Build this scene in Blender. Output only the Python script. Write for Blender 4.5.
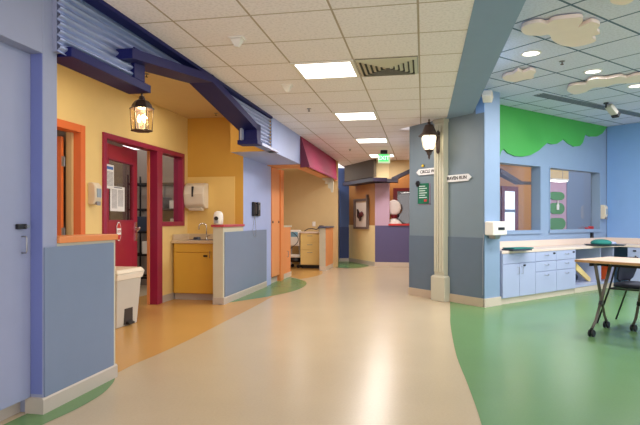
import bpy, bmesh, math, random
from mathutils import Vector, Matrix
random.seed(4)
for o in list(bpy.data.objects): bpy.data.objects.remove(o)
SC = bpy.context.scene; COL = SC.collection
PI = math.pi
# ------------------------------------------------------------------ camera
EYE = 1.2; FPX = 540.0; CX = 320.0; HY = 220.0
cd = bpy.data.cameras.new('camera'); cam = bpy.data.objects.new('camera', cd); COL.objects.link(cam)
cam.location = (0, 0, EYE); cam.rotation_euler = (PI/2, 0, 0)
cd.sensor_fit = 'HORIZONTAL'; cd.sensor_width = 36; cd.lens = 36*FPX/640; cd.shift_y = (HY-212.5)/640
cd.clip_start = .05; cd.clip_end = 100
SC.camera = cam
# ------------------------------------------------------------------ world, exposure
w = bpy.data.worlds.new('world'); SC.world = w; w.use_nodes = True
w.node_tree.nodes['Background'].inputs[0].default_value = (1, .95, .96, 1)
w.node_tree.nodes['Background'].inputs[1].default_value = 1.6
SC.view_settings.view_transform = 'Standard'; SC.view_settings.look = 'None'
SC.view_settings.gamma = 1; SC.view_settings.use_curve_mapping = False
SC.view_settings.exposure = 0.2
HALL_W, RIGHT_W, NOOK_W = 22.0, 24.0, 12.0
WARM = (1, .92, .88); COOL = (1.0, .985, 1.0)
def area(name, loc, sx, sy, watts, col, rz=0):
    l = bpy.data.lights.new(name, 'AREA'); l.shape = 'RECTANGLE'; l.size = sx; l.size_y = sy
    l.energy = watts; l.color = col
    o = bpy.data.objects.new(name, l); COL.objects.link(o); o.location = loc; o.rotation_euler = (0, 0, rz)
    return o
def point(name, loc, watts, col, r=.03):
    l = bpy.data.lights.new(name, 'POINT'); l.energy = watts; l.color = col; l.shadow_soft_size = r
    o = bpy.data.objects.new(name, l); COL.objects.link(o); o.location = loc
    return o
SL = .191; TH = math.atan(SL)                       # the corridor runs 10.8 degrees off the view axis
U = Vector((math.sin(TH), math.cos(TH))); V = Vector((math.cos(TH), -math.sin(TH)))
ZC = 2.70; ZR = 3.00; ZN = 2.83                     # ceilings: corridor, play wing, sink nook
GO = Vector((.79, 4.33)); TS = .606                # corridor ceiling grid origin and tile size
def hall(a, b): return GO + V*a + U*b
def lamp_at(a, b, z, watts, col, s=.5):
    p = hall(a, b); area('panel_lamp', (p.x, p.y, z), s, s, watts, col, -TH)
for k, e_ in ((-2, .2), (-1, .3), (0, .7), (1, 1.2), (2, 1.5), (3, 1.6), (4, 1.6)):
    lamp_at(-1.5*TS, 1.5*TS + k*4*TS, ZC-.03, HALL_W*e_, WARM)
for (x, y) in ((2.27, 5.82), (3.30, 6.52), (4.24, 7.25), (5.2, 7.95), (4.2, 5.0), (5.3, 5.9), (5.9, 7.0)):  # last four are out of frame, added to brighten the wing's right side
    l = area('downlight_lamp', (x, y, ZR-.03), .18, .18, RIGHT_W, COOL); l.data.shape = 'DISK'
area('nook_fill', (-1.75, 7.3, ZN-.02), .4, .4, 6, (1, .86, .66), -TH)  # fill added to lift the nook's back; no fitting hangs here
area('nook_fill', (-1.85, 5.2, ZN-.02), .5, .5, NOOK_W, (1, .84, .62), -TH)
area('drawer_nook_lamp', (-.5, 12.4, 2.45), .4, .4, 8, WARM, -TH)
area('store_lamp', (-3.4, 8.2, 2.45), .5, .5, 16, WARM, -TH)
area('far_room_lamp', (2.3, 14.3, 2.6), .4, .3, 2.2, WARM)
area('office_lamp', (4.4, 12.2, 2.68), .6, .6, 11, WARM, .6)
area('office_lamp', (6.0, 12.9, 2.68), .6, .6, 12, COOL, .6)
area('play_wing_lamp', (5.0, 3.6, ZR-.02), 1.6, 1.6, 55, COOL)
area('far_end_fill', (-.2, 14.8, 2.6), .8, .5, 10, WARM)  # unseen fill added to brighten the corridor's far end
area('entry_lamp', (-.3, .6, ZC-.02), 1.2, 1.2, 12, WARM)

# ------------------------------------------------------------------ projection onto real planes
class Plane:
    """vertical plane; local x runs right as seen from the front, local y into the wall"""
    def __init__(s, x, y, deg):
        s.o = Vector((x, y)); s.phi = math.radians(deg)
        s.d = Vector((math.cos(s.phi), math.sin(s.phi))); s.n = Vector((math.sin(s.phi), -math.cos(s.phi)))
    def s(s, px, off=0):
        r = (px-CX)/FPX; p = s.o + s.n*off
        return (r*p.y - p.x)/(s.d.x - r*s.d.y)
    def z(s, px, py, off=0):
        p = s.o + s.n*off + s.d*s.s_(px, off)
        return EYE + (HY-py)/FPX*p.y
    def s_(s, px, off): return Plane.s(s, px, off)
    def sz(s, px, py, off=0): return (s.s_(px, off), s.z(px, py, off))
    def pt(s, a, off=0, z=0):
        p = s.o + s.n*off + s.d*a
        return Vector((p.x, p.y, z))
def uline(c, y0=0): return Plane(c + SL*y0, y0, 90-math.degrees(TH))     # left-hand walls along the corridor
def F(px, py, z=0):
    y = FPX*(EYE-z)/(py-HY); return Vector(((px-CX)/FPX*y, y))
LW = uline(-2.355, 3.345); YW = uline(-3.79, 6); HW = uline(-2.835, 7.65); FP = uline(-2.196, 4)
BP = uline(-2.265, 4); GP = uline(-2.165, 4); OP = uline(-2.30, 12.85)
BY = Plane(-2.13, 8.69, -math.degrees(TH))
CW = Plane(1.44, 8.69, -57.4); SF = Plane(2.258, 7.41, 36.6); WW = Plane(2.822, 8.452, 36.3)
RW = Plane(5.548, 10.44, -53.7); FT = Plane(.838, 15.6, -69.8); FU = Plane(1.426, 14.0, -math.degrees(TH))

# ------------------------------------------------------------------ materials
def lin(c):
    c = c/255
    return c/12.92 if c <= .04045 else ((c+.055)/1.055)**2.4
def rgb(c): return (lin(c[0]), lin(c[1]), lin(c[2]), 1)
MC = {}
def mat(name, c, rough=.6, metal=0, var=.04, scale=6, bump=0, emit=0, spec=.5, coat=0, alpha=None):
    if name in MC: return MC[name]
    m = bpy.data.materials.new(name); m.use_nodes = True; nt = m.node_tree; b = nt.nodes['Principled BSDF']
    b.inputs['Roughness'].default_value = rough; b.inputs['Metallic'].default_value = metal
    b.inputs['Specular IOR Level'].default_value = spec; b.inputs['Coat Weight'].default_value = coat
    b.inputs['Coat Roughness'].default_value = .12
    tc = nt.nodes.new('ShaderNodeTexCoord'); n = nt.nodes.new('ShaderNodeTexNoise')
    n.inputs['Scale'].default_value = scale; n.inputs['Detail'].default_value = 3
    nt.links.new(tc.outputs['Object'], n.inputs['Vector'])
    mx = nt.nodes.new('ShaderNodeMix'); mx.data_type = 'RGBA'
    col = rgb(c)
    mx.inputs[6].default_value = tuple(v*(1-var) for v in col[:3])+(1,)
    mx.inputs[7].default_value = tuple(min(1, v*(1+var)) for v in col[:3])+(1,)
    nt.links.new(n.outputs[0], mx.inputs[0]); nt.links.new(mx.outputs[2], b.inputs['Base Color'])
    if bump:
        bp = nt.nodes.new('ShaderNodeBump'); bp.inputs['Strength'].default_value = bump; bp.inputs['Distance'].default_value = .01
        nt.links.new(n.outputs[0], bp.inputs['Height']); nt.links.new(bp.outputs[0], b.inputs['Normal'])
    if emit:
        b.inputs['Emission Color'].default_value = col; b.inputs['Emission Strength'].default_value = emit
    MC[name] = m; return m
def glass(name, tint=(1, 1, 1), rough=0.0, refl=.12):
    m = bpy.data.materials.new(name); m.use_nodes = True; nt = m.node_tree; nt.nodes.clear()
    o = nt.nodes.new('ShaderNodeOutputMaterial'); t = nt.nodes.new('ShaderNodeBsdfTransparent'); g = nt.nodes.new('ShaderNodeBsdfGlossy')
    g.inputs['Roughness'].default_value = rough; t.inputs[0].default_value = tint+(1,)
    mx = nt.nodes.new('ShaderNodeMixShader'); mx.inputs[0].default_value = refl
    nt.links.new(t.outputs[0], mx.inputs[1]); nt.links.new(g.outputs[0], mx.inputs[2]); nt.links.new(mx.outputs[0], o.inputs[0])
    return m
def tile_mat(name, c, line, size, wd, off=(0, 0)):
    m = bpy.data.materials.new(name); m.use_nodes = True; nt = m.node_tree; b = nt.nodes['Principled BSDF']
    b.inputs['Roughness'].default_value = .9; b.inputs['Specular IOR Level'].default_value = .2
    N = nt.nodes.new; L = nt.links.new
    tc = N('ShaderNodeTexCoord'); sp = N('ShaderNodeSeparateXYZ'); L(tc.outputs['Object'], sp.inputs[0])
    pp = []
    for i in (0, 1):
        ad = N('ShaderNodeMath'); ad.operation = 'ADD'; ad.inputs[1].default_value = off[i] + size*40; L(sp.outputs[i], ad.inputs[0])
        p = N('ShaderNodeMath'); p.operation = 'PINGPONG'; p.inputs[1].default_value = size/2; L(ad.outputs[0], p.inputs[0]); pp.append(p)
    mn = N('ShaderNodeMath'); mn.operation = 'MINIMUM'; L(pp[0].outputs[0], mn.inputs[0]); L(pp[1].outputs[0], mn.inputs[1])
    lt = N('ShaderNodeMath'); lt.operation = 'LESS_THAN'; lt.inputs[1].default_value = wd; L(mn.outputs[0], lt.inputs[0])
    n = N('ShaderNodeTexNoise'); n.inputs['Scale'].default_value = 45; n.inputs['Detail'].default_value = 4; L(tc.outputs['Object'], n.inputs['Vector'])
    rp = N('ShaderNodeValToRGB'); cc = rgb(c)
    rp.color_ramp.elements[0].position = .35; rp.color_ramp.elements[0].color = tuple(v*.88 for v in cc[:3])+(1,)
    rp.color_ramp.elements[1].position = .55; rp.color_ramp.elements[1].color = cc
    L(n.outputs[0], rp.inputs[0])
    mx = N('ShaderNodeMix'); mx.data_type = 'RGBA'; mx.inputs[7].default_value = rgb(line)
    L(lt.outputs[0], mx.inputs[0]); L(rp.outputs[0], mx.inputs[6]); L(mx.outputs[2], b.inputs['Base Color'])
    sm = N('ShaderNodeMath'); sm.operation = 'SMOOTH_MIN'; sm.inputs[1].default_value = wd*1.6; sm.inputs[2].default_value = .004; L(mn.outputs[0], sm.inputs[0])
    bp = N('ShaderNodeBump'); bp.inputs['Strength'].default_value = .4; bp.inputs['Distance'].default_value = .5; L(sm.outputs[0], bp.inputs['Height']); L(bp.outputs[0], b.inputs['Normal'])
    return m
def floor_mat(name, c, rough=.26, spec=.3):
    m = bpy.data.materials.new(name); m.use_nodes = True; nt = m.node_tree; b = nt.nodes['Principled BSDF']
    N = nt.nodes.new; L = nt.links.new; tc = N('ShaderNodeTexCoord')
    n1 = N('ShaderNodeTexNoise'); n1.inputs['Scale'].default_value = 1.3; n1.inputs['Detail'].default_value = 3; L(tc.outputs['Object'], n1.inputs['Vector'])
    n2 = N('ShaderNodeTexNoise'); n2.inputs['Scale'].default_value = 60; n2.inputs['Detail'].default_value = 2; L(tc.outputs['Object'], n2.inputs['Vector'])
    cc = rgb(c)
    def mixc(f, a, bb, src=None):
        x = N('ShaderNodeMix'); x.data_type = 'RGBA'; L(f, x.inputs[0]); x.inputs[6].default_value = a; x.inputs[7].default_value = bb; return x
    a = mixc(n1.outputs[0], tuple(v*.93 for v in cc[:3])+(1,), tuple(min(1, v*1.06) for v in cc[:3])+(1,))
    d = mixc(n2.outputs[0], (.93, .93, .93, 1), (1.06, 1.06, 1.06, 1))
    mu = N('ShaderNodeMix'); mu.data_type = 'RGBA'; mu.blend_type = 'MULTIPLY'; mu.inputs[0].default_value = 1
    L(a.outputs[2], mu.inputs[6]); L(d.outputs[2], mu.inputs[7]); L(mu.outputs[2], b.inputs['Base Color'])
    b.inputs['Roughness'].default_value = rough
    b.inputs['Specular IOR Level'].default_value = spec
    return m
M = dict(
 blue_wall=('blue wall paint', (150, 158, 185), .55), door_blue=('blue painted door', (148, 156, 185), .45), jamb=('periwinkle reveal paint', (112, 124, 183), .5),
 wains=('slate blue wall panel', (118, 134, 160), .45), yellow=('golden yellow wall paint', (235, 206, 139), .6), yellow_deep=('deep golden wall paint', (213, 163, 67), .6),
 splash=('pale yellow splash panel', (236, 200, 120), .35), cream=('cream paint', (202, 198, 176), .5), base=('taupe vinyl base', (188, 178, 166), .45), cbase=('cream vinyl base', (214, 200, 182), .45),
 orange=('orange painted trim', (222, 112, 52), .4), orange_top=('orange laminate cap', (226, 140, 78), .35), orange_soft=('soft orange paint', (226, 150, 92), .5),
 red=('crimson painted wood', (150, 34, 70), .38), red_door=('red stained door', (158, 30, 58), .35), redcap=('red laminate cap', (186, 60, 72), .35), navy=('navy paint', (22, 28, 98), .4),
 grey_blue=('grey blue wall paint', (124, 140, 150), .5), grey_dark=('slate grey wall panel', (100, 116, 132), .45), beam=('grey green soffit paint', (137, 163, 196), .6),
 wing_blue=('sky blue wall paint', (141, 164, 193), .5), wing_blue2=('mid blue wall paint', (132, 171, 222), .5), cab_blue=('sky blue laminate', (177, 187, 218), .35), green=('leaf green cut-out', (74, 175, 77), .5),
 counter=('speckled cream laminate', (232, 212, 196), .3), yellow_cab=('mustard laminate', (217, 173, 69), .4), maple=('pale maple laminate', (238, 210, 136), .4),
 burg=('burgundy fabric', (140, 48, 84), .5), white=('white plastic', (236, 232, 224), .4), offw=('off white plastic', (224, 212, 190), .4), beige=('beige plastic', (198, 192, 180), .45), bag=('thin white bag plastic', (236, 228, 212), .35),
 black=('black plastic', (22, 22, 26), .4), bronze=('dark bronze metal', (58, 42, 36), .4), chrome=('brushed chrome', (200, 200, 200), .25), steel=('grey steel', (150, 150, 152), .35),
 pale_blue=('pale periwinkle wall paint', (167, 182, 227), .5),
 tan=('tan wall paint', (236, 214, 160), .6), ntan=('warm cream wall paint', (208, 182, 132), .6), purple=('purple wall panel', (91, 86, 130), .5), lav=('lavender wall paint', (196, 166, 190), .5), dblue=('dark blue wall paint', (70, 96, 150), .5),
 dkblue=('navy wall panel', (44, 62, 112), .5), brown=('olive brown panel', (72, 62, 44), .7), ochre_wall=('orange ochre wall paint', (176, 124, 66), .6), dred=('dark red frame', (110, 26, 34), .4),
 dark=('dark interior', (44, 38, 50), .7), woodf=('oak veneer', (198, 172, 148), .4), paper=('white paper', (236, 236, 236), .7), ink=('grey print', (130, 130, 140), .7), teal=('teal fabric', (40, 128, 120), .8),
 tray=('dark plastic tray', (52, 62, 80), .4), redp=('red plastic', (200, 50, 50), .4), orangep=('orange plastic', (236, 96, 40), .4), chairb=('midnight blue upholstery', (24, 28, 48), .8), legm=('dark champagne metal', (104, 96, 90), .35),
 sage=('olive shelf interior', (100, 92, 88), .7), pink=('pink wall paint', (196, 160, 180), .6), slate=('slate blue room wall', (120, 136, 162), .6), gsign=('dark green sign face', (22, 110, 80), .4), frameg=('grey wood frame', (110, 96, 90), .4),
 cloud=('warm white cloud panel', (250, 230, 220), .8), lines=('white print', (220, 232, 226), .5))
M = {k: mat(v[0], v[1], v[2]) for k, v in M.items()}
M['navy'] = mat('deep navy paint', (20, 26, 92), .5, spec=.25); M['chrome'] = mat('polished chrome', (205, 205, 208), .2, metal=1); M['steel'] = mat('grey steel metal', (160, 160, 162), .35, metal=.9)
M['corr'] = mat('corrugated galvanised blue metal', (156, 170, 206), .28, metal=.55)
M['burg'] = mat('burgundy canvas', (148, 32, 74), .7, bump=.2, scale=14)
M['panel'] = mat('lit ceiling diffuser', (255, 250, 242), .5, emit=3); M['down'] = mat('lit downlight lens', (255, 250, 240), .5, emit=3)
M['bulb'] = mat('glowing bulb', (255, 226, 170), .5, emit=9); M['lampglass_lit'] = mat('lit frosted lantern glass', (255, 238, 205), .4, emit=2.6)
M['exit'] = mat('lit green sign face', (70, 210, 110), .5, emit=1.0); M['exit2'] = mat('lit green letters', (190, 255, 200), .5, emit=1.6); M['daylit'] = mat('daylit window shade', (226, 232, 245), .6, emit=1.0)
M['exit_plate'] = mat('pale sign plate', (206, 226, 190), .4, emit=.35)
M['ledge'] = mat('dark plum trim paint', (34, 26, 48), .5)
M['glass'] = glass('clear window glass', (.93, .95, .96), 0, .10); M['glassdim'] = glass('wired door glass', (.80, .80, .78), 0, .10); M['lglass'] = glass('lantern glass', (1, .93, .78), .1, .12)
M['ceil'] = tile_mat('corridor ceiling tile', (250, 244, 248), (186, 172, 156), TS, .008)
M['ceilR'] = tile_mat('play wing ceiling tile', (218, 221, 241), (96, 116, 140), .62, .012)
M['fl'] = floor_mat('cream terrazzo vinyl', (192, 175, 145)); M['flo'] = floor_mat('ochre vinyl', (198, 154, 88)); M['flg'] = floor_mat('green vinyl', (104, 142, 91), .26, .32)

# ------------------------------------------------------------------ mesh helpers
class MB:
    def __init__(s): s.b = bmesh.new()
    def box(s, x0, x1, y0, y1, z0, z1):
        v = [s.b.verts.new((x, y, z)) for x in (x0, x1) for y in (y0, y1) for z in (z0, z1)]
        for f in ((0, 1, 3, 2), (4, 6, 7, 5), (0, 4, 5, 1), (2, 3, 7, 6), (0, 2, 6, 4), (1, 5, 7, 3)): s.b.faces.new([v[i] for i in f])
        return s
    def frustum(s, cx, cy, z0, z1, a0, b0, a1, b1, dy=0):
        lo = [s.b.verts.new((cx+i*a0, cy+j*b0, z0)) for i, j in ((-1, -1), (1, -1), (1, 1), (-1, 1))]
        hi = [s.b.verts.new((cx+i*a1, cy+dy+j*b1, z1)) for i, j in ((-1, -1), (1, -1), (1, 1), (-1, 1))]
        s.b.faces.new(lo[::-1]); s.b.faces.new(hi)
        for i in range(4): s.b.faces.new([lo[i], lo[(i+1) % 4], hi[(i+1) % 4], hi[i]])
        return s
    def rings(s, rs, cap=True):
        R = [[s.b.verts.new(p) for p in r] for r in rs]; n = len(R[0])
        for a, b in zip(R, R[1:]):
            for i in range(n): s.b.faces.new([a[i], a[(i+1) % n], b[(i+1) % n], b[i]])
        if cap: s.b.faces.new(R[0][::-1]); s.b.faces.new(R[-1])
        return s
    def tube(s, pts, r, n=10):
        pts = [Vector(p) for p in pts]; rs = []; up = Vector((0, 0, 1)); prev = None
        for i, p in enumerate(pts):
            t = (pts[min(i+1, len(pts)-1)] - pts[max(i-1, 0)]).normalized()
            if prev is None:
                a = t.cross(up);
                if a.length < .05: a = t.cross(Vector((1, 0, 0)))
                a.normalize()
            else: a = (prev - t*prev.dot(t)).normalized()
            prev = a; b = t.cross(a); rr = r[i] if isinstance(r, (list, tuple)) else r
            rs.append([p + (a*math.cos(k*2*PI/n) + b*math.sin(k*2*PI/n))*rr for k in range(n)])
        return s.rings(rs)
    def lathe(s, prof, c=(0, 0, 0), n=20, axis='z', rot=0):
        rs = []
        for r, h in prof:
            ring = []
            for k in range(n):
                a = k*2*PI/n + rot; x, y = r*math.cos(a), r*math.sin(a)
                ring.append(Vector((c[0]+x, c[1]+y, c[2]+h)) if axis == 'z' else Vector((c[0]+x, c[1]-h, c[2]+y)) if axis == 'y' else Vector((c[0]+h, c[1]+x, c[2]+y)))
            rs.append(ring)
        return s.rings(rs)
    def prism(s, poly, y0, y1):
        """polygon in x-z extruded along y"""
        a = [s.b.verts.new((x, y0, z)) for x, z in poly]; b = [s.b.verts.new((x, y1, z)) for x, z in poly]; n = len(poly)
        s.b.faces.new(a); s.b.faces.new(b[::-1])
        for i in range(n): s.b.faces.new([a[i], b[i], b[(i+1) % n], a[(i+1) % n]])
        return s
    def slab(s, poly, z0, z1):
        a = [s.b.verts.new((p[0], p[1], z0)) for p in poly]; b = [s.b.verts.new((p[0], p[1], z1)) for p in poly]; n = len(poly)
        s.b.faces.new(a[::-1]); s.b.faces.new(b)
        for i in range(n): s.b.faces.new([a[i], a[(i+1) % n], b[(i+1) % n], b[i]])
        return s
    def xprism(s, poly, x0, x1):
        """polygon in y-z extruded along x"""
        a = [s.b.verts.new((x0, y, z)) for y, z in poly]; b = [s.b.verts.new((x1, y, z)) for y, z in poly]; n = len(poly)
        s.b.faces.new(a); s.b.faces.new(b[::-1])
        for i in range(n): s.b.faces.new([a[i], b[i], b[(i+1) % n], a[(i+1) % n]])
        return s
    def text(s, t, x, z, size, y=-.001, depth=.001):
        c = bpy.data.curves.new('t', 'FONT'); c.body = t; c.size = size; c.align_x = 'CENTER'; c.align_y = 'CENTER'; c.extrude = depth; c.offset = size*.022
        o = bpy.data.objects.new('t', c); COL.objects.link(o)
        dg = bpy.context.evaluated_depsgraph_get(); me = bpy.data.meshes.new_from_object(o.evaluated_get(dg))
        bpy.data.objects.remove(o)
        k = len(s.b.verts); s.b.from_mesh(me); s.b.verts.ensure_lookup_table()
        for v in s.b.verts[k:]: v.co = Vector((x+v.co.x, y-v.co.z, z+v.co.y))
        return s
    def out(s, name, m, parent=None, bev=0, smooth=False, loc=None, rz=0):
        bmesh.ops.recalc_face_normals(s.b, faces=s.b.faces)
        me = bpy.data.meshes.new(name); s.b.to_mesh(me); s.b.free()
        o = bpy.data.objects.new(name, me); COL.objects.link(o); me.materials.append(M[m] if isinstance(m, str) else m)
        if smooth:
            for p in me.polygons: p.use_smooth = True
        if bev:
            q = o.modifiers.new('bevel', 'BEVEL'); q.width = bev; q.segments = 2; q.limit_method = 'ANGLE'
        if parent: o.parent = parent
        if loc is not None: o.location = loc; o.rotation_euler = (0, 0, rz)
        return o
def rbox(*a): return MB().box(*a)
def tag(o, label, cat, group=None):
    o['label'] = label; o['category'] = cat
    if group: o['group'] = group
    return o
def thing(name, label, cat, pl=None, s=0, off=0, z=0, loc=None, rz=0, group=None):
    o = bpy.data.objects.new(name, None); COL.objects.link(o); o.empty_display_size = .05
    if pl: o.location = pl.pt(s, off, z); o.rotation_euler = (0, 0, pl.phi)
    else: o.location = loc; o.rotation_euler = (0, 0, rz)
    return tag(o, label, cat, group)
def st(name, mb, m, pl=None, bev=0):
    """setting piece given in a plane's own frame (x along, y into wall, z up)"""
    o = mb.out(name, m, bev=bev); o['kind'] = 'structure'
    if pl: o.location = (pl.o.x, pl.o.y, 0); o.rotation_euler = (0, 0, pl.phi)
    return o
def dup(root, label=None):
    r = root.copy(); COL.objects.link(r)
    if label: r['label'] = label
    for ch in list(root.children):
        c = ch.copy(); COL.objects.link(c); c.parent = r
        for g in list(ch.children):
            d = g.copy(); COL.objects.link(d); d.parent = c
    return r
def wall_hole(mb, x0, x1, z0, z1, holes, y0, y1):
    """a slab with rectangular holes (sorted by x, not overlapping)"""
    x = x0
    for a, b, c, d in holes:
        if a > x: mb.box(x, a, y0, y1, z0, z1)
        if c > z0: mb.box(a, b, y0, y1, z0, c)
        if d < z1: mb.box(a, b, y0, y1, d, z1)
        x = b
    if x < x1: mb.box(x, x1, y0, y1, z0, z1)
    return mb

# ------------------------------------------------------------------ floor and inlays
st('floor', MB().slab([(-7, -1.5), (9, -1.5), (9, 19), (-7, 19)], -.05, 0), 'fl')
def smooth_poly(pts, n=6):
    out = []; N = len(pts)
    for i in range(N-1):
        p0, p1, p2, p3 = pts[max(i-1, 0)], pts[i], pts[i+1], pts[min(i+2, N-1)]
        for k in range(n):
            t = k/n
            out.append(.5*((2*p1)+(p2-p0)*t+(2*p0-5*p1+4*p2-p3)*t*t+(3*p1-p0-3*p2+p3)*t**3))
    out.append(pts[-1]); return out
def inlay(name, curve, closing, m, h=.0015):
    pts = smooth_poly([F(*c) for c in curve]) + [Vector(c) for c in closing]
    me = MB(); vs = [me.b.verts.new((p.x, p.y, h)) for p in pts]; f = me.b.faces.new(vs)
    bmesh.ops.triangulate(me.b, faces=[f]); o = me.out(name, m); o['kind'] = 'structure'; return o
inlay('floor_ochre', [(112, 376), (135, 364), (161, 353), (195, 337), (224, 322), (245, 311.5), (262, 302.5), (280, 292)],
      [YW.pt(6, 0).xy + Vector((1.2, 0)), HW.pt(1.3, -.02).xy, HW.pt(-.1, -.02).xy, (-1.9, 9.3), (-2.6, 9.3), (-4.0, 4.0), LW.pt(0.1, -.3).xy, LW.pt(.9, -.05).xy][1:], 'flo', .001)
inlay('floor_green', [(224, 303.5), (244, 300.5), (272, 296), (294, 291), (305, 286), (306, 282), (300, 279.5), (291, 277.5)],
      [HW.pt(3.9, -.1).xy, HW.pt(0, -.1).xy], 'flg', .002)
inlay('floor_green', [(20, 440), (43, 425), (75, 410), (101, 395), (113, 383), (115.5, 376)],
      [LW.pt(.85, -.08).xy, LW.pt(-1.2, -.12).xy, F(-160, 440)], 'flg', .002)
inlay('floor_green', [(334, 267), (345, 268.2), (358, 268), (368, 266.5), (366, 264), (350, 261.5)], [(.4, 15.9)], 'flg', .002)
inlay('floor_ochre', [(300, 279), (312, 277), (322, 274), (322, 270)], [(-.2, 13.8), (-2.0, 13.9), (-1.4, 11.5), HW.pt(4.0, -.1).xy], 'flo', .001)
inlay('floor_green', [(450, 296), (450, 304), (450.3, 314), (450.6, 325.6), (456, 354), (467.5, 384), (477, 410), (483, 430), (500, 490), (540, 640)],
      [(1.0, .2), (8, .2), (8.5, 10.5), (5.6, 11), (2.6, 8.5)], 'flg', .002)

# ------------------------------------------------------------------ ceilings
def at_hall(p): return Vector(((p.x-GO.x)*V.x+(p.y-GO.y)*V.y, (p.x-GO.x)*U.x+(p.y-GO.y)*U.y))
def cl(c, y): return Vector((c+SL*y, y))
m_ = MB().slab([at_hall(p) for p in (cl(-2.25, -2), cl(.35, -2), cl(.35, 7.9), Vector((1.3, 8.95)), Vector((3.2, 9.3)), Vector((3.2, 17)), cl(-2.25, 17))], 0, .06)
c = m_.out('ceiling', M['ceil'], loc=(GO.x, GO.y, ZC), rz=-TH); c['kind'] = 'structure'
st('ceiling', MB().slab([cl(-5.2, 2.2), cl(-2.27, 2.2), cl(-2.27, 8.9), cl(-5.2, 8.9)], ZN, ZN+.06), 'ntan')
# play wing ceiling, grid turned 36 degrees
PH = math.radians(35.6); RC, RS = math.cos(PH), math.sin(PH)
g0 = Vector((4.954*RC - (-3.07)*-RS*1, 4.954*RS + 3.07*RC*-1)) if False else None
E1 = Vector((RC, RS)); E2 = Vector((RS, -RC))        # E2 points toward the camera side
GR = E1*4.954 + E2*(-3.07)
def at_r(p): q = p-GR; return Vector((q.dot(E1), -q.dot(E2)))
m_ = MB().slab([at_r(p) for p in (cl(.70, -2), Vector((9, -2)), Vector((9, 12)), Vector((5.4, 10.9)), Vector((2.6, 8.7)), cl(.70, 7.7))], 0, .06)
c = m_.out('ceiling', M['ceilR'], loc=(GR.x, GR.y, ZR), rz=PH); c['kind'] = 'structure'
# soffit between the two ceilings
st('trim_soffit', MB().slab([cl(.35, -2), cl(.70, -2), cl(.70, 8.2), cl(.35, 8.6)], ZC-.004, ZR+.06), 'beam')

# ------------------------------------------------------------------ corridor lights and ceiling fittings
def ceil_light(k, label):
    p = hall(-1.5*TS, 1.5*TS + k*4*TS)
    t = thing('ceiling_light', label, 'ceiling light', loc=(p.x, p.y, ZC), rz=-TH, group='square ceiling light panels')
    f = MB(); a, b = TS/2, .268
    f.box(-a, a, -a, -b, -.012, .004); f.box(-a, a, b, a, -.012, .004); f.box(-a, -b, -b, b, -.012, .004); f.box(b, a, -b, b, -.012, .004)
    f.out('light_frame', 'white', t); rbox(-b, b, -b, b, -.006, .004).out('diffuser', 'panel', t)
for k, lb in ((0, 'nearest square lit ceiling panel, just left of the air diffuser'), (1, 'second nearest square lit ceiling panel over the corridor'),
              (2, 'third lit ceiling panel down the corridor, above the exit sign'), (3, 'farthest lit ceiling panel, seen behind the exit sign')):
    ceil_light(k, lb)
p = hall(-.5*TS, 1.5*TS)
t = thing('air_diffuser', 'square grey louvred air diffuser in the corridor ceiling beside the nearest light panel', 'air vent', loc=(p.x, p.y, ZC), rz=-TH)
a = TS/2-.012
rbox(-a, a, -a, a, -.004, .003).out('backing', mat('duct shadow grey', (70, 68, 66), .8), t)
f = MB()
for i in range(6):
    o_ = a - .004 - i*.047; w_ = .03
    z0, z1 = -.022, -.006
    for q in range(4):
        cq, sq = math.cos(q*PI/2), math.sin(q*PI/2)
        R_ = lambda x, y: (x*cq-y*sq, x*sq+y*cq)
        pts = [(-o_, -o_, z1), (o_, -o_, z1), (o_-w_, -o_+w_, z0), (-o_+w_, -o_+w_, z0)]
        if o_-w_ <= 0: continue
        v = [f.b.verts.new((*R_(x, y), z)) for x, y, z in pts]; v2 = [f.b.verts.new((*R_(x, y), z+.003)) for x, y, z in pts]
        f.b.faces.new(v); f.b.faces.new(v2[::-1])
        for j in range(4): f.b.faces.new([v[j], v2[j], v2[(j+1) % 4], v[(j+1) % 4]])
f.out('louvre', 'cream', t)
def C(px, py, z): y = FPX*(z-EYE)/(HY-py); return Vector(((px-CX)/FPX*y, y))
def prism_sensor(px, py, label):
    q = C(px, py, ZC-.04)
    t = thing('motion_sensor', label, 'sensor', loc=(q.x, q.y, ZC), rz=-TH, group='white corridor ceiling sensors')
    rbox(-.06, .06, -.05, .05, -.012, 0).out('mounting_plate', 'white', t)
    MB().frustum(0, 0, -.075, -.012, .016, .016, .05, .04).out('sensor_body', 'white', t, bev=.004)
prism_sensor(237, 43, 'larger white wedge sensor on the corridor ceiling above the navy gable')
prism_sensor(287, 89, 'smaller white wedge sensor on the ceiling left of the light panels')
def sprinkler(q, z, label):
    t = thing('sprinkler_head', label, 'sprinkler', loc=(q.x, q.y, z), group='ceiling sprinkler heads')
    MB().lathe([(.03, 0), (.032, -.005), (.012, -.012)], n=16).out('escutcheon', 'steel', t)
    MB().lathe([(.006, -.01), (.006, -.032), (.018, -.034), (.018, -.038)], n=12).out('deflector', 'bronze', t)
sprinkler(C(309, 110, ZC-.02), ZC, 'small dark sprinkler on the corridor ceiling near the second light panel')
sprinkler(C(350, 150, ZC-.02), ZC, 'small sprinkler on the far corridor ceiling left of the exit sign')
sprinkler(C(562, 63, ZR-.02), ZR, 'small grey sprinkler on the blue play-wing ceiling between two downlights')
sprinkler(C(216, 114.5, ZN-.02), ZN, 'small dark sprinkler on the yellow nook ceiling beneath the navy gable')
sprinkler(C(146.5, 76.5, ZN-.03), ZN, 'dark sprinkler on the nook ceiling just right of the navy post')

# ------------------------------------------------------------------ left: door recess block and half wall
sj = LW.s(43); se = LW.s(57.2); sh = LW.s(115.2)
z_head = LW.z(42, 53)
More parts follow.
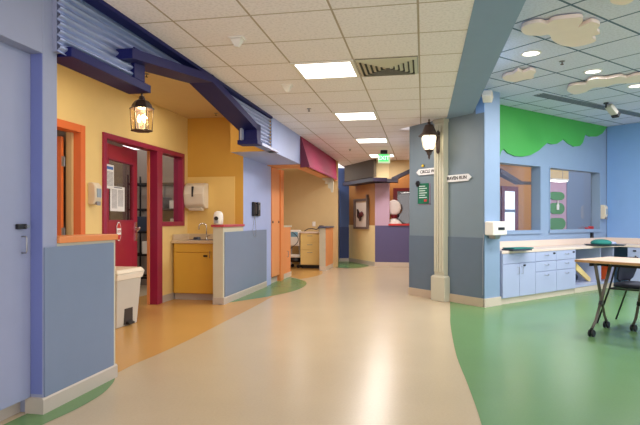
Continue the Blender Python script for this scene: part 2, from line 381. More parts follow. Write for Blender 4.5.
# wall block: header over the door, pier, thickness .17
wb = MB(); wb.box(-2.6, sj, 0, .12, z_head, ZC); wb.box(sj, se, 0, .17, 0, ZC); wb.box(-2.6, sj, .12, .17, z_head, ZC)
st('wall_left', wb, 'blue_wall', LW, bev=.004)
st('wall_left', rbox(-2.9, -2.6, 0, .17, 0, ZC), 'blue_wall', LW)
rj = MB(); rj.box(sj-.004, sj+.002, .004, .09, .12, z_head); st('trim_reveal', rj, 'jamb', LW)
t = thing('wall_panel_door', 'tall flat blue door set back in the left wall, black lock above a small pull', 'door', LW, -2.6, -.082, .1)
W_ = sj+2.6
rbox(0, W_-.005, 0, .04, 0, z_head-.1).out('door_leaf', 'door_blue', t, bev=.003)
def loc_on(pl, s0, px, py, off): s_, z_ = pl.sz(px, py, off); return s_-s0, z_
x1, z1 = loc_on(LW, -2.6, 21, 226.5, -.08)
l_ = rbox(x1-.045, x1+.03, -.022, 0, z1-.1-.016, z1-.1+.016).out('lock', 'black', t, bev=.004)
MB().lathe([(.011, .0), (.011, .014)], (x1+.022, -.022, z1-.1), n=14, axis='y').out('lock_cylinder', 'steel', l_)
x2, zt = loc_on(LW, -2.6, 25, 236.5, -.06); _, zb = loc_on(LW, -2.6, 25, 253, -.06); zt -= .1; zb -= .1
MB().tube([(x2, 0, zt), (x2, -.03, zt), (x2, -.034, zt-.01), (x2, -.034, zb+.01), (x2, -.03, zb), (x2, 0, zb)], .0045).out('pull_handle', 'steel', t, smooth=True)
st('baseboard_left', rbox(-2.6, sj, .16, .175, 0, .11), 'base', LW)
# half wall
st('wall_left', rbox(se, sh, .0, .14, 0, 1.05), 'cream', LW)
st('trim_panel', rbox(sj+.003, sh-.035, -.012, 0, .1, 1.03), 'wains', LW, bev=.003)
st('trim_cap', MB().box(se, sh+.008, -.02, .17, 1.05, 1.093), 'orange_top', LW, bev=.004)
bb = MB(); bb.xprism([(-.018, 0), (-.018, .09), (-.01, .1), (0, .1), (0, 0)], sj-.02, sh+.004); bb.box(sh, sh+.012, 0, .14, 0, .1); bb.box(sj-.02, sj-.001, -.0, .11, 0, .1)
st('baseboard_left', bb, 'base', LW)
# nook front wall hidden behind the block (closes the yellow nook)
st('wall_nook_near', rbox(-.05, 1.7, 0, .1, 0, ZN), 'yellow', Plane(LW.pt(se-.12, -.17).x-1.62, LW.pt(se-.12, -.17).y+.31, -math.degrees(TH)))

# ------------------------------------------------------------------ sink nook walls, orange and red doorways
oz = YW.z(83.3, 126); oL, oR = YW.s(40), YW.s(84)
rz = YW.z(142, 142.8); rL, rM0, rM1, rR = YW.s(102), YW.s(155.8), YW.s(161), YW.s(183.3)
FRW = .065
wz = MB(); wall_hole(wz, -3.2, 2.74, 0, ZN, [(oL-1.0, oR-.03, 0, oz-.03), (rL+.03, rM0+.03, 0, rz-.03), (rM0+.03, rR-.03, YW.z(170, 223.5), rz-.03)], 0, .12)
st('wall_nook_left', wz, 'yellow', YW)
st('baseboard_nook', MB().box(oR, rL, -.012, 0, 0, .1).box(rM1-.01, 2.74, -.012, 0, 0, .1), 'base', YW)
# orange door frame
f = MB(); f.box(oR-.085, oR, -.02, .12, 0, oz); f.box(oL-1.0, oR-.085, -.02, .12, oz-.085, oz)
st('trim_orange_door', f, 'orange', YW, bev=.004)
st('trim_orange_door', rbox(oR-.12, oR-.085, .07, .14, 0, oz-.085), 'ntan', YW)
t = thing('orange_door', 'orange door standing ajar in the yellow wall behind the half wall', 'door', YW, oR-.15, -.14, .01)
q = rbox(-.05, -.008, .0, .88, 0, 2.1).out('door_leaf', 'orange', t, bev=.003)
for hz, nm in ((1.83, 0), (1.05, 0), (.26, 0)):
    h_ = MB(); h_.box(-.045, -.003, -.004, .0, hz-.055, hz+.055); h_.tube([(-.003, -.006, hz-.055), (-.003, -.006, hz+.055)], .007)
    h_.out('hinge', 'steel', t)
st('wall_back_room', MB().box(oL-1.6, oR+.7, 1.3, 1.4, 0, ZN).box(oR+.22, oR+.27, .12, 1.3, 0, ZN), mat('brown room wall', (120, 92, 60), .7), YW)
st('ceiling', rbox(oL-1.6, rR+.4, .12, 2.4, 2.5, 2.56), 'tan', YW)
# red frame
f = MB(); f.box(rL, rL+FRW, -.025, .13, 0, rz); f.box(rL+FRW, rR, -.025, .13, rz-FRW, rz); f.box(rM0, rM1, -.025, .13, 0, rz-FRW)
zs = YW.z(170, 226); f.box(rM1, rR, -.025, .13, zs, zs+FRW); f.box(rR-.075, rR, -.025, .13, zs+FRW, rz-FRW)
st('trim_red_frame', f, 'red', YW, bev=.004)
st('trim_red_frame', MB().box(rM0-.012, rM0, .09, .13, 0, rz-FRW), 'orange_soft', YW)
st('window_1', rbox(rM1, rR-.075, .05, .056, zs+FRW, rz-FRW), M['glass'], YW)
t = thing('red_door', 'crimson door ajar into the store room, with a glazed upper panel', 'door', YW, rL+FRW+.005, -.035, .01)
t.rotation_euler = (0, 0, YW.phi + math.radians(8.0))
DW = YW.s(151.5)-.03-rL-FRW-.02; DH = rz-FRW-.02; wl, wr, wb_, wt_ = .16, DW-.16, 1.19, DH-.17-.05
f = wall_hole(MB(), 0, DW, 0, DH, [(wl, wr, wb_, wt_)], 0, .045); dl = f.out('door_leaf', 'red_door', t, bev=.003)
rbox(wl, wr, .018, .024, wb_, wt_).out('door_glass', 'glassdim', t)
f = MB()
for a_, b_, c_, d_ in ((wl-.02, wr+.02, wb_-.02, wb_), (wl-.02, wr+.02, wt_, wt_+.02), (wl-.02, wl, wb_, wt_), (wr, wr+.02, wb_, wt_)): f.box(a_, b_, -.006, 0, c_, d_)
f.out('glazing_bead', 'red', t)
hd = MB(); hd.box(DW-.09, DW-.035, -.012, 0, .9, 1.16); hd.tube([(DW-.065, -.01, 1.08), (DW-.065, -.06, 1.08), (DW-.1, -.065, 1.07), (DW-.2, -.06, 1.03)], .014); hd.out('lever_handle', 'chrome', t)
rbox(.1, .55, -.012, 0, DH-.03, DH+.008).out('door_closer', 'steel', t)
def poster(name, label, cat, parent_pl, s, off, z, w, h, bars, rzz=None):
    t = thing(name, label, cat, parent_pl, s, off, z)
    if rzz is not None: t.rotation_euler = (0, 0, rzz)
    rbox(0, w, -.0015, 0, 0, h).out('sheet', 'paper', t)
    f = MB()
    for (a, b, c, d) in bars: f.box(a*w, b*w, -.0022, -.0015, c*h, d*h)
    f.out('print', 'ink', t)
    return t
bars = [(.1, .45, .95-.045*i-.02, .95-.045*i) for i in range(2, 19)] + [(.52, .9, .95-.045*i-.02, .95-.045*i) for i in range(2, 17)] + [(.2, .8, .93, .97)]
ph8 = YW.phi + math.radians(8.0); dvec = Vector((math.cos(ph8), math.sin(ph8))); dn = Vector((math.sin(ph8), -math.cos(ph8)))
DB = YW.pt(rL+FRW+.005, -.035).xy
DP = Plane(DB.x, DB.y, math.degrees(ph8))
sa, za = DP.sz(110.5, 211, .012); sb, zb = DP.sz(124.8, 187.5, .012)
poster('notice_sheet', 'lower white printed notice taped on the red door glass', 'notice', DP, sa, .008, za, sb-sa, zb-za, bars, ph8)
sa, za = DP.sz(105.3, 188, .012); sb, zb = DP.sz(113.8, 165.5, .012)
t = poster('notice_sheet', 'upper narrow white notice with blue heading on the red door glass', 'notice', DP, sa, .012, za, sb-sa, zb-za, [(.1, .9, .7-.05*i-.02, .7-.05*i) for i in range(12)], ph8)
rbox(.1*(sb-sa), .9*(sb-sa), -.0025, -.0015, .8*(zb-za), .92*(zb-za)).out('heading', mat('blue print', (50, 110, 190), .6), t)
# stop plaque on red door
sc, zc = DP.sz(118.8, 231.5, .01)
t = thing('stop_plaque', 'small red lozenge plaque with a white band hanging low on the red door', 'sign', DP, sc, .008, zc); t.rotation_euler = (0, 0, ph8)
def lozenge(w, h, c): return [(-w, -h+c), (-w+c*.8, -h), (w-c*.8, -h), (w, -h+c), (w, h-c), (w-c*.8, h), (-w+c*.8, h), (-w, h-c)]
MB().prism(lozenge(.062, .12, .05), -.003, 0).out('border', 'paper', t); MB().prism(lozenge(.053, .108, .045), -.005, -.003).out('face', 'redp', t)
rbox(-.062, .062, -.006, -.005, -.042, .042).out('white_band', 'paper', t)
MB().text('STOP', 0, 0, .042, -.006).out('lettering', 'redp', t)
# sanitizer dispenser on yellow wall
def soap(pl, x, z, w, h, label, tilt=0):
    t = thing('soap_dispenser', label, 'dispenser', pl, x, 0, z, group='wall mounted soap dispensers')
    MB().xprism([(0, 0), (0, h), (-.06, h), (-.095, h*.85), (-.1, h*.3), (-.07, 0)], -w/2, w/2).out('housing', 'offw', t, bev=.012)
    rbox(-w*.3, w*.3, -.107, -.09, h*.32, h*.72).out('window', mat('grey refill window', (150, 165, 180), .3), t, bev=.003)
    MB().xprism([(-.03, 0), (-.085, 0), (-.1, -.012), (-.1, .035), (-.03, .02)], -w*.28, w*.28).out('push_lever', 'steel', t, bev=.004)
sa, za = YW.sz(95, 204.5, .05); soap(YW, sa, za, .13, .25, 'beige and silver soap dispenser on the yellow wall between the orange and red doors')
# store room behind red door
st('wall_store', MB().box(rL-.3, rR+1.3, 1.7, 1.8, 0, 2.5).box(rL-.35, rL-.3, .12, 1.7, 0, 2.5).box(rR+1.2, rR+1.25, .12, 1.7, 0, 2.5), mat('store room wall', (150, 138, 128), .8), YW)
def rack(sa, off, rot, label):
    t = thing('wire_rack', label, 'rack', YW, sa, off, 0, group='wire racks in the store room')
    t.rotation_euler = (0, 0, YW.phi+rot)
    for px_ in (0, 1.2):
        for py_ in (0, .42): MB().tube([(px_, py_, 0), (px_, py_, 2.0)], .014, 8).out('post', 'black', t)
    for zz in (.2, .6, 1.0, 1.4, 1.85):
        f = MB(); f.box(-.01, 1.21, -.01, 0, zz-.035, zz); f.box(-.01, 1.21, .42, .43, zz-.035, zz); f.box(-.01, 0, 0, .42, zz-.03, zz); f.box(1.2, 1.21, 0, .42, zz-.03, zz)
        for k in range(12): f.box(.1*k+.03, .1*k+.036, 0, .42, zz-.006, zz)
        f.out('wire_shelf', 'black', t)
    f = MB()
    for k in range(12): f.tube([(.1*k+.05, .0, .2), (.1*k+.05, .0, 1.0)], .004, 6)
    f.out('hanging_wires', 'steel', t)
    return t
rackA = rack(rR+1.18, -.2, PI/2, 'black wire rack facing the red side window, in the store room')
rackB = rack(rR-1.3, -1.22, 0, 'black wire rack along the store room back wall, behind the red door glass')
for (r_, dx, zz, w_, h_, mm, lb) in ((rackA, .1, 1.0, .34, .22, 'offw', 'pale box on the middle shelf of the rack behind the side window'), (rackA, .55, 1.4, .3, .2, 'tray', 'dark blue box on the upper shelf of the rack behind the side window'),
        (rackA, .15, 1.4, .3, .14, 'white', 'flat white box on the upper shelf behind the side window'), (rackA, .62, .6, .35, .22, 'white', 'white box low on the rack seen through the door gap'), (rackA, .78, 1.0, .3, .26, 'tray', 'dark box at mid height seen through the door gap'),
        (rackB, .2, 1.4, .4, .22, 'offw', 'pale box on the back wall rack behind the red door glass'), (rackB, .7, 1.0, .35, .2, 'tray', 'dark box on the back wall rack behind the red door glass')):
    R3 = Matrix.Rotation(r_.rotation_euler.z, 3, 'Z'); q = Vector(r_.location) + R3 @ Vector((dx, .05, zz+.001))
    tag(rbox(0, w_, 0, .3, 0, h_).out('storage_box', mm, None, .006, loc=q, rz=r_.rotation_euler.z), lb, 'box', 'boxes in the store room')

# back wall of nook
bR = BY.s(242.3)
st('wall_nook_back', rbox(-.1, (HW.o-BY.o).dot(BY.d)-.001, 0, .1, 0, ZN), 'yellow_deep', BY)
# ------------------------------------------------------------------ half wall by the sink and phone wall
hE0 = HW.s(223.6); sPH = (BY.o-HW.o).dot(HW.d)+.001; hT = sPH-.001
s_or0, s_or1, s_or2, s_lo = HW.s(271), HW.s(278.8), HW.s(281.8), HW.s(290.6)
st('wall_sink_end', rbox(0, hT, .0, .15, 0, 1.1), 'cream', HW)
zpn = HW.z(242.5, 231)
st('trim_cap', rbox(-.03, hT, -.025, .17, 1.1, 1.135), 'redcap', HW, bev=.004)
st('wall_phone', MB().box(sPH, s_or0, 0, .12, 0, ZC), 'pale_blue', HW)
st('trim_panel', rbox(.05, HW.s(266), -.012, 0, .1, zpn), 'wains', HW, bev=.003)
st('baseboard_phone', MB().xprism([(-.018, 0), (-.018, .09), (-.01, .1), (0, .1), (0, 0)], -.012, HW.s(266)).box(-.012, 0, 0, .15, 0, .1).box(HW.s(266), s_or2, .03, .06, 0, .1), 'base', HW)
# sink cabinet
CP = 0.58
s0, s1 = max(.03, BY.s(170.5, CP)), BY.s(213.2, CP); print('S0', BY.s(170.5, CP))
wd_ = (HW.o-BY.o).dot(BY.d)-.155-s0
t = thing('sink_cabinet', 'mustard yellow sink base cabinet in the nook under the towel dispenser', 'cabinet', BY, s0, CP, 0)
sx = 0
b = MB(); b.box(0, wd_, .02, CP, .1, .85); b.out('body', 'yellow_cab', t, bev=.003)
rbox(0.0, wd_, .07, CP, 0, .1).out('kick_base', 'base', t)
xdoor0 = BY.s(175, CP)-s0; xdoor1 = s1-s0+.02
rbox(xdoor0, xdoor1, 0, .02, .72, .845).out('drawer_front', 'yellow_cab', t, bev=.003)
dd = rbox(xdoor0, xdoor1, 0, .02, .11, .71).out('door', 'yellow_cab', t, bev=.003)
xx, zz = BY.sz(210.3, 270-.5, CP); xx -= s0; zz = BY.z(210.3, 270, CP)
MB().tube([(xx, 0, zz+.28-.0), (xx, -.03, zz+.28), (xx, -.03, zz+.18), (xx, 0, zz+.18)], .005).out('handle', 'chrome', dd)
xk, zk = BY.sz(205.5, 256, CP)
rbox(xk-s0-.03, xk-s0+.03, -.012, 0, zk-.013, zk+.013).out('lock', 'black', dd)
t = thing('sink_counter', 'beige countertop with a raised splash and inset sink above the mustard cabinet', 'countertop', BY, s0, CP, .851)
f = MB(); f.box(-.02, wd_, -.02, CP-.46, 0, .04); f.box(-.02, wd_, CP-.08, CP, 0, .04); f.box(-.02, .1, CP-.46, CP-.08, 0, .04); f.box(.52, wd_, CP-.46, CP-.08, 0, .04)
f.box(-.02, 0, .02, CP, .04, .13); f.box(-.02, wd_, CP-.02, CP, .04, .13); f.out('worktop', mat('tan laminate', (212, 190, 158), .35), t, bev=.003)
f = MB(); f.box(.1, .11, CP-.46, CP-.08, -.0, .043); f.box(.51, .52, CP-.46, CP-.08, -.0, .043); f.box(.11, .51, CP-.46, CP-.45, 0, .043); f.box(.11, .51, CP-.09, CP-.08, 0, .043); f.box(.11, .51, CP-.45, CP-.09, .002, .006)
f.out('sink_basin', 'chrome', t)
fx = BY.s(206.5, .12)-s0
t = thing('faucet', 'chrome gooseneck faucet standing behind the nook sink', 'faucet', BY, s0+fx, .12, .892)
MB().lathe([(.025, 0), (.025, .01), (.014, .02), (.012, .05)], n=14).out('faucet_base', 'chrome', t, smooth=True)
MB().tube([(0, 0, .03)] + [(-.0-.055+.055*math.cos(a), -.02*(1-math.cos(a)), .2+.055*math.sin(a)) for a in [i*PI/8 for i in range(9)]] + [(-.11, -.04, .16)], .009).out('spout', 'chrome', t, smooth=True)
MB().tube([(0, 0, .04), (.035, -.01, .06), (.07, -.02, .065)], .006).out('lever', 'chrome', t)
tag(MB().lathe([(.055, 0), (.06, .02), (.05, .04), (.035, .042)], n=18).out('soap_dish', 'tray', None, loc=BY.pt(BY.s(192, .35), .16, .892), rz=0), 'small dark dish lying at the back of the nook sink counter', 'dish')
# splash panel on deep wall
sp0, sp1 = 0, BY.s(235)
st('trim_splash', rbox(.0, sp1, -.006, 0, .88, BY.z(234, 176.5)), 'splash', BY)
# paper towel dispenser
sa, za = BY.sz(186.5, 210.5, .03); sb, zb = BY.sz(208, 184.5, .16)
t = thing('towel_dispenser', 'large cream paper towel dispenser on the nook back wall above the sink', 'dispenser', BY, sa+.03, .007, za+.03)
W2 = sb-sa-.08; H2 = zb-za
MB().xprism([(0, 0), (0, H2), (-.1, H2), (-.19, H2*.86), (-.22, H2*.55), (-.19, .06), (-.12, 0)], 0, W2).out('housing', 'offw', t, bev=.02)
rbox(W2*.42, W2*.5, -.223, -.16, H2*.45, H2*.85).out('sight_slot', 'black', t, bev=.004)
MB().xprism([(-.06, -.035), (-.06, .0), (-.17, .01), (-.15, -.035)], W2*.2, W2*.85).out('outlet_chute', 'offw', t, bev=.008)
# white round-top dispenser on half wall
q = HW.pt(HW.s(218.5, -.06)+.02, -.07, 1.136)
t = thing('sanitizer_bottle', 'white round-topped dispenser standing on the red half wall cap', 'dispenser', loc=q, rz=-TH)
f = MB(); f.lathe([(.055, 0), (.066, .01), (.07, .08), (.066, .14), (.05, .175), (.022, .19), (.004, .193)], n=20); f.out('housing', 'white', t, smooth=True)
MB().lathe([(.03, .0), (.03, .014)], (-.005, -.062, .085), n=16, axis='y').out('nozzle', 'black', t)
rbox(-.03, .02, -.085, -.06, .02, .06).out('push_lever', 'steel', t, bev=.003)
# phone
sa, za = HW.sz(254, 216, .04); sb, zb = HW.sz(260.7, 202.5, .04)
w_, h_ = sb-sa, zb-za
t = thing('wall_phone', 'black wall telephone with a looping cord on the pale blue wall', 'telephone', HW, sa, 0, za)
rbox(0, w_, -.04, 0, 0, h_).out('phone_base', 'black', t, bev=.01)
f = MB(); f.tube([(w_*.3, -.06, .01), (w_*.3, -.075, .04), (w_*.3, -.075, h_-.04), (w_*.3, -.06, h_-.01)], [.024, .018, .018, .024]); f.out('handset', mat('glossy black plastic', (16, 16, 18), .2), t, smooth=True)
rbox(w_*.55, w_*.85, -.043, -.04, h_*.45, h_*.8).out('keypad', 'steel', t)
pts = []
for i in range(41):
    a = i/40; x = w_*.3 + .09*math.sin(a*PI*2)*(.4+a) ; z = -.36*math.sin(a*PI) + .01
    pts.append((x, -.02-.004*math.sin(i*2.2), z))
MB().tube(pts, .0035, 6).out('cord', 'steel', t)

# ------------------------------------------------------------------ soffit and fascia along the left
sF0, sF1, sF2 = FP.s(271.8), FP.s(299), FP.s(335)
yF0 = FP.pt(sF0).y; yF1 = FP.pt(sF1).y
def sl_poly(c0, c1, y0, y1): return [cl(c0, y0), cl(c1, y0), cl(c1, y1), cl(c0, y1)]
def skew(c0, c1, yA, yB):  # ends square to the corridor
    a = Vector((c1+SL*yA, yA)); b = Vector((c1+SL*yB, yB)); k = (c1-c0)/ (V.x - SL*V.y)
    return [a - V*k, a, b, b - V*k]
st('trim_soffit', MB().slab(skew(-2.835, -2.196, yF0, yF1+.15), 2.2, ZC+.05), 'pale_blue')
e_ = skew(-2.835, -2.21, yF0-.006, yF0); st('wall_soffit_end', MB().slab(e_, 2.2, ZN), 'yellow_deep')
st('trim_soffit', MB().slab(skew(-2.835, -2.20, yF1+.15, yF1+.75), 2.19, ZC+.05), 'orange_soft')
st('trim_soffit', MB().slab(skew(-2.42, -2.20, yF1+.75, 13.75), 2.19, ZC+.05), 'orange_soft')
# navy ceiling-edge moulding
st('trim_ceiling_edge', rbox(FP.s(30), sF0, -.012, .08, ZC-.03, ZC+.02), 'navy', FP)
# corrugated metal behind the gable
cs0 = FP.s(58.5, -.11); cs1 = FP.s(271.8)-.004
g0s, gAs, g1s = GP.s(132.5), GP.s(213), GP.s(260)
g0z, gAz, g1z = GP.z(132.5, 48), ZC-.005, GP.z(260, 126.5)
def gable_z(s):
    return g0z + (gAz-g0z)*(s-g0s)/(gAs-g0s) if s < gAs else gAz + (g1z-gAz)*(s-gAs)/(g1s-gAs)
def bot(s):
    if s < g0s+.3: return 2.26
    if s > g1s-.03: return 2.245
    return gable_z(s)-.05
mb = MB(); zs_ = [2.22 + i*.00625 for i in range(78)]
ss = sorted(set([cs0 + i*(cs1-cs0)/60 for i in range(61)] + [g0s+.3, g0s+.301, g1s-.03, g1s-.029]))
cols_ = []
for s_ in ss:
    bz = bot(s_); cols_.append([mb.b.verts.new((s_, -.013*math.cos(2*PI*max(z, bz)/.05), max(z, bz))) for z in zs_])
for a, b in zip(cols_, cols_[1:]):
    for i in range(len(zs_)-1):
        if a[i+1].co.z - a[i].co.z > 1e-5 or b[i+1].co.z - b[i].co.z > 1e-5:
            mb.b.faces.new([a[i], b[i], b[i+1], a[i+1]])
bmesh.ops.remove_doubles(mb.b, verts=mb.b.verts, dist=1e-5)
o = mb.out('corrugated_panel', 'corr', None, smooth=True)
kr = math.atan(.085/(cs1-cs0)); q = FP.pt(cs0, -.11) - Vector((math.cos(FP.phi-kr), math.sin(FP.phi-kr), 0))*cs0; o.location = q; o.rotation_euler = (0, 0, FP.phi-kr)
ec = st('trim_panel_end', rbox(cs0+.004, cs0+.05, .016, .1, 2.27, ZC-.02), 'blue_wall'); ec.location = o.location; ec.rotation_euler = o.rotation_euler
sd = o.modifiers.new('solid', 'SOLIDIFY'); sd.thickness = .004; sd.offset = -1
tag(o, 'ribbed blue-grey corrugated metal cladding under the ceiling edge, behind the navy beams', 'cladding')
st('wall_cladding_back', MB().box(cs0+.14, g0s+.1, -.018, .03, 2.28, ZN).box(g1s-.2, cs1, 0, .03, 2.24, ZN), 'blue_wall', Plane(FP.pt(0, -.15).x, FP.pt(0, -.15).y, math.degrees(FP.phi)))
# lower navy beam
b0, b1 = BP.s(71.4), BP.s(151)
b0 = max(b0, 0); zb1 = BP.z(110, 66); 
t = thing('navy_gable_frame', 'navy blue timber gable frame jutting over the yellow nook, with post and sloping rafters', 'canopy frame', BP, 0, 0, 2.2)
rbox(BP.s(71.4), b1, 0, .2, .055, .118).out('lower_beam', 'navy', t, bev=.003)
ps0, ps1 = BP.s(134.5), BP.s(145)
rbox(ps0, ps1, 0, .08, .118, .36).out('post', 'navy', t, bev=.003)
dG = GP.s(132.5)-BP.s(132.5)
def toB(s): # GP s to BP s (same direction, different origin)
    return (GP.pt(s).xy - BP.o).dot(BP.d)
oy = -(GP.pt(0).xy - BP.o).dot(BP.n)
th = .075
pA, pB, pC = (toB(g0s), g0z-2.2), (toB(gAs), gAz-2.2), (toB(g1s), g1z-2.2)
MB().prism([pA, pB, (pB[0], pB[1]-th), (pA[0], pA[1]-th)], oy, oy+.26).out('rafter', 'navy', t)
MB().prism([pB, pC, (pC[0]-.04, pC[1]-th), (pB[0], pB[1]-th)], oy, oy+.26).out('rafter', 'navy', t)
k0, k1 = toB(GP.s(257.5)), toB(GP.s(260.8)); k2 = toB(GP.s(277.6))
rbox(k0-.02, k1, oy, oy+.25, .03, pC[1]+.02).out('bracket_block', 'navy', t, bev=.003)
rbox(k0-.05, k1+.02, oy-.015, oy+.26, -.01, .045).out('bracket_foot', 'navy', t, bev=.003)
rbox(k1+.02, k2, oy-.015, oy+.12, .0, .035).out('ledge', mat('grey blue ledge metal', (130, 140, 170), .35, metal=.4), t)

# pendant lantern
q = BP.pt(BP.s(141.8, -.07), -.07, 2.255-.028)
t = thing('hanging_lantern', 'lit bronze lantern with clear panes hanging below the navy beam', 'lantern', loc=(q.x, q.y, q.z-.0), rz=.2)
MB().lathe([(.008, .027), (.008, .004), (.02, 0), (.022, -.012), (.03, -.03), (.055, -.04), (.075, -.065), (.085, -.09), (.1, -.1), (.1, -.108), (.06, -.108)], n=6).out('hood', 'bronze', t)
f = MB(); 
for k in range(6):
    a = k*PI/3; f.tube([(.092*math.cos(a), .092*math.sin(a), -.105), (.082*math.cos(a), .082*math.sin(a), -.285)], .004, 6)
f.lathe([(.084, -.28), (.09, -.285), (.084, -.292), (.01, -.296)], n=6); f.out('cage', 'bronze', t)
g = MB(); g.rings([[(.088*math.cos(k*PI/3), .088*math.sin(k*PI/3), -.108) for k in range(6)], [(.078*math.cos(k*PI/3), .078*math.sin(k*PI/3), -.283) for k in range(6)]], cap=False); g.out('panes', 'lglass', t)
for dx, dy in ((-.022, 0), (.022, .01)):
    MB().lathe([(.007, -.28), (.007, -.22)], (dx, dy, 0), n=8).out('candle', 'offw', t)
    MB().lathe([(.004, -.222), (.014, -.205), (.016, -.19), (.008, -.165), (.002, -.155)], (dx, dy, 0), n=10).out('bulb', 'bulb', t, smooth=True)
point('lantern_lamp', (q.x, q.y, q.z-.14), 5, (1, .72, .38))

# ------------------------------------------------------------------ trash can
t = thing('step_bin', 'beige plastic step-on bin with a white liner beside the red door', 'bin', loc=(-2.33, 6.17, 0), rz=YW.phi-.06)
f = MB(); WX, WY, HB = .24, .18, .6
lo = [(-WX*.82, -WY*.85, 0), (WX*.82, -WY*.85, 0), (WX*.82, WY*.85, 0), (-WX*.82, WY*.85, 0)]
f.frustum(0, 0, 0, HB, WX*.82, WY*.8, WX, WY); bd = f.out('bin_body', 'beige', t, bev=.012)
MB().frustum(0, .0, HB-.07, HB-.0, WX*1.02, WY*1.03, WX*1.1, WY*1.12).out('liner_rim', 'bag', t, bev=.008)
MB().frustum(0, 0, HB+.001, HB+.05, WX*1.12, WY*1.16, WX*1.0, WY*1.0).out('lid', 'offw', t, bev=.01)
rbox(-.07, .09, -WY*.87, -WY*.78, .02, .2).out('pedal_recess', mat('dark recess plastic', (60, 50, 44), .7), t)
MB().xprism([(-WY*.8, .02), (-WY*1.1, .02), (-WY*1.1, .04), (-WY*.8, .06)], -.04, .07).out('pedal', 'black', t, bev=.004)

# ------------------------------------------------------------------ tall orange cabinet, low orange wall, drawer nook
zt0 = 2.19
t = thing('tall_cupboard', 'tall narrow orange cupboard front beside the pale blue phone wall', 'cupboard', HW, s_or0, 0, .12)
rbox(0, s_or1-s_or0, .0, .5, 0, zt0-.12).out('cupboard_body', 'orange_soft', t)
dd = rbox(.01, s_or1-s_or0-.01, -.018, 0, .01, zt0-.13).out('door', 'orange_soft', t, bev=.003)
_, zl = HW.sz(277, 222, .02); MB().lathe([(.022, 0), (.022, .012)], (s_or1-s_or0-.08, -.018, zl-.12), n=12, axis='y').out('lock', 'black', dd)
MB().lathe([(.022, 0), (.022, .012)], (.05, -.018, zl-.12), n=12, axis='y').out('lock', 'black', dd)
st('trim_orange_post', rbox(s_or1, s_or2, -.04, .5, 0, 2.19), 'orange_top', HW)
t = thing('low_cupboard', 'low orange cupboard with a white top at the nook entrance', 'cupboard', HW, s_or2, 0, .1)
rbox(0, s_lo-s_or2, 0, .35, 0, .95).out('cupboard_body', 'orange_soft', t, bev=.003)
rbox(-.0, s_lo-s_or2+.02, -.02, .37, .951, .985).out('top', 'cream', t)
xx, zz = HW.sz(287, 254, 0); MB().tube([(xx-s_or2, 0, zz-.1+.06), (xx-s_or2, -.03, zz-.1+.06), (xx-s_or2, -.03, zz-.1-.06), (xx-s_or2, 0, zz-.1-.06)], .006).out('handle', 'steel', t)
st('baseboard_low', rbox(s_or2, s_lo+.01, -.015, .35, 0, .1), 'cbase', HW)
# nook back wall and cabinets
NB = Plane(0.45, 13.75, -math.degrees(TH))
st('wall_drawer_nook', MB().box(-3.2, .0, 0, .1, 0, ZC), 'ntan', NB)
st('wall_drawer_nook', rbox(-1.1, -1.0, -3.2, -.4, 0, ZC), 'ntan', OP) if False else None
st('wall_drawer_nook', rbox(s_lo-.3, s_lo+3.0, 1.4, 1.5, 0, ZC), 'ntan', HW)
st('ceiling', MB().slab([(-2.6, 10.9), (-.42, 10.48), (.22, 13.75), (-2.2, 14.2)], 2.53, 2.58), 'ntan')
d0, d1 = NB.s(300.3, .55), NB.s(319.5, .55)
zt = NB.z(310, 232, .55)
t = thing('drawer_cabinet', 'pale maple three drawer cabinet in the far left nook', 'cabinet', NB, d0, .55, 0)
w_ = d1-d0+.08
rbox(0, w_, .02, .54, .09, zt-.03).out('body', 'maple', t); rbox(.02, w_-.02, .08, .54, 0, .09).out('kick_base', 'black', t)
rbox(-.02, w_, -.02, .54, zt-.03, zt).out('top', 'counter', t)
zz = [.1, .46, .65, zt-.035]
for a_, b_ in zip(zz, zz[1:]):
    dr = rbox(.01, w_-.01, 0, .02, a_+.006, b_-.006).out('drawer', 'maple', t, bev=.003)
    c_ = w_/2-.04; MB().tube([(c_-.06, 0, b_-.06), (c_-.06, -.03, b_-.06), (c_+.06, -.03, b_-.06), (c_+.06, 0, b_-.06)], .006).out('handle', 'steel', dr)
# half wall right of drawer cabinet
o0, o1 = OP.s(326), OP.s(333.6)
zo = OP.z(326, 228)
st('wall_nook_end', MB().box(o0, o1, .012, .16, 0, zo), 'cream', OP)
st('trim_orange_side', rbox(o0+.02, o1, 0, .012, .1, zo), 'orange_soft', OP)
st('trim_cap', rbox(o0-.04, o1, -.03, .19, zo, zo+.035), mat('slate cap', (76, 80, 104), .4), OP)
st('baseboard_low', MB().box(o0-.012, o1, -.004, .16, 0, .1), 'cbase', OP)
st('trim_orange_post', MB().box(o1-.02, o1+.14, -.04, .3, 0, 2.19).box(o1+.02, o1+.14, .3, 1.2, 0, ZC), 'orange_soft', OP)
st('baseboard_low', rbox(o1-.02, o1+.16, -.055, .3, 0, .1), 'base', OP)
# things on drawer cabinet / in nook
q = NB.pt(NB.s(313, .35), .3, zt+.001)
t = thing('desk_tool', 'dark coiled hose lying on the maple drawer cabinet', 'hose', loc=q, rz=-TH)
MB().tube([(-.22, -.05, .02), (-.14, -.0, .07), (-.02, 0, .08), (.08, -.03, .06), (.16, 0, .1), (.2, 0, .14)], .012).out('hose', 'black', t, smooth=True)
rbox(.15, .26, -.05, .05, 0, .16).out('nozzle_block', 'tray', t, bev=.01)
sa, za = NB.sz(314, 224, 0)
tag(rbox(-.04, .04, -.012, 0, -.06, .06).out('wall_outlet', 'white', None, .003, loc=NB.pt(sa, .001, za), rz=NB.phi), 'white outlet plate on the tan wall above the maple drawers', 'outlet')
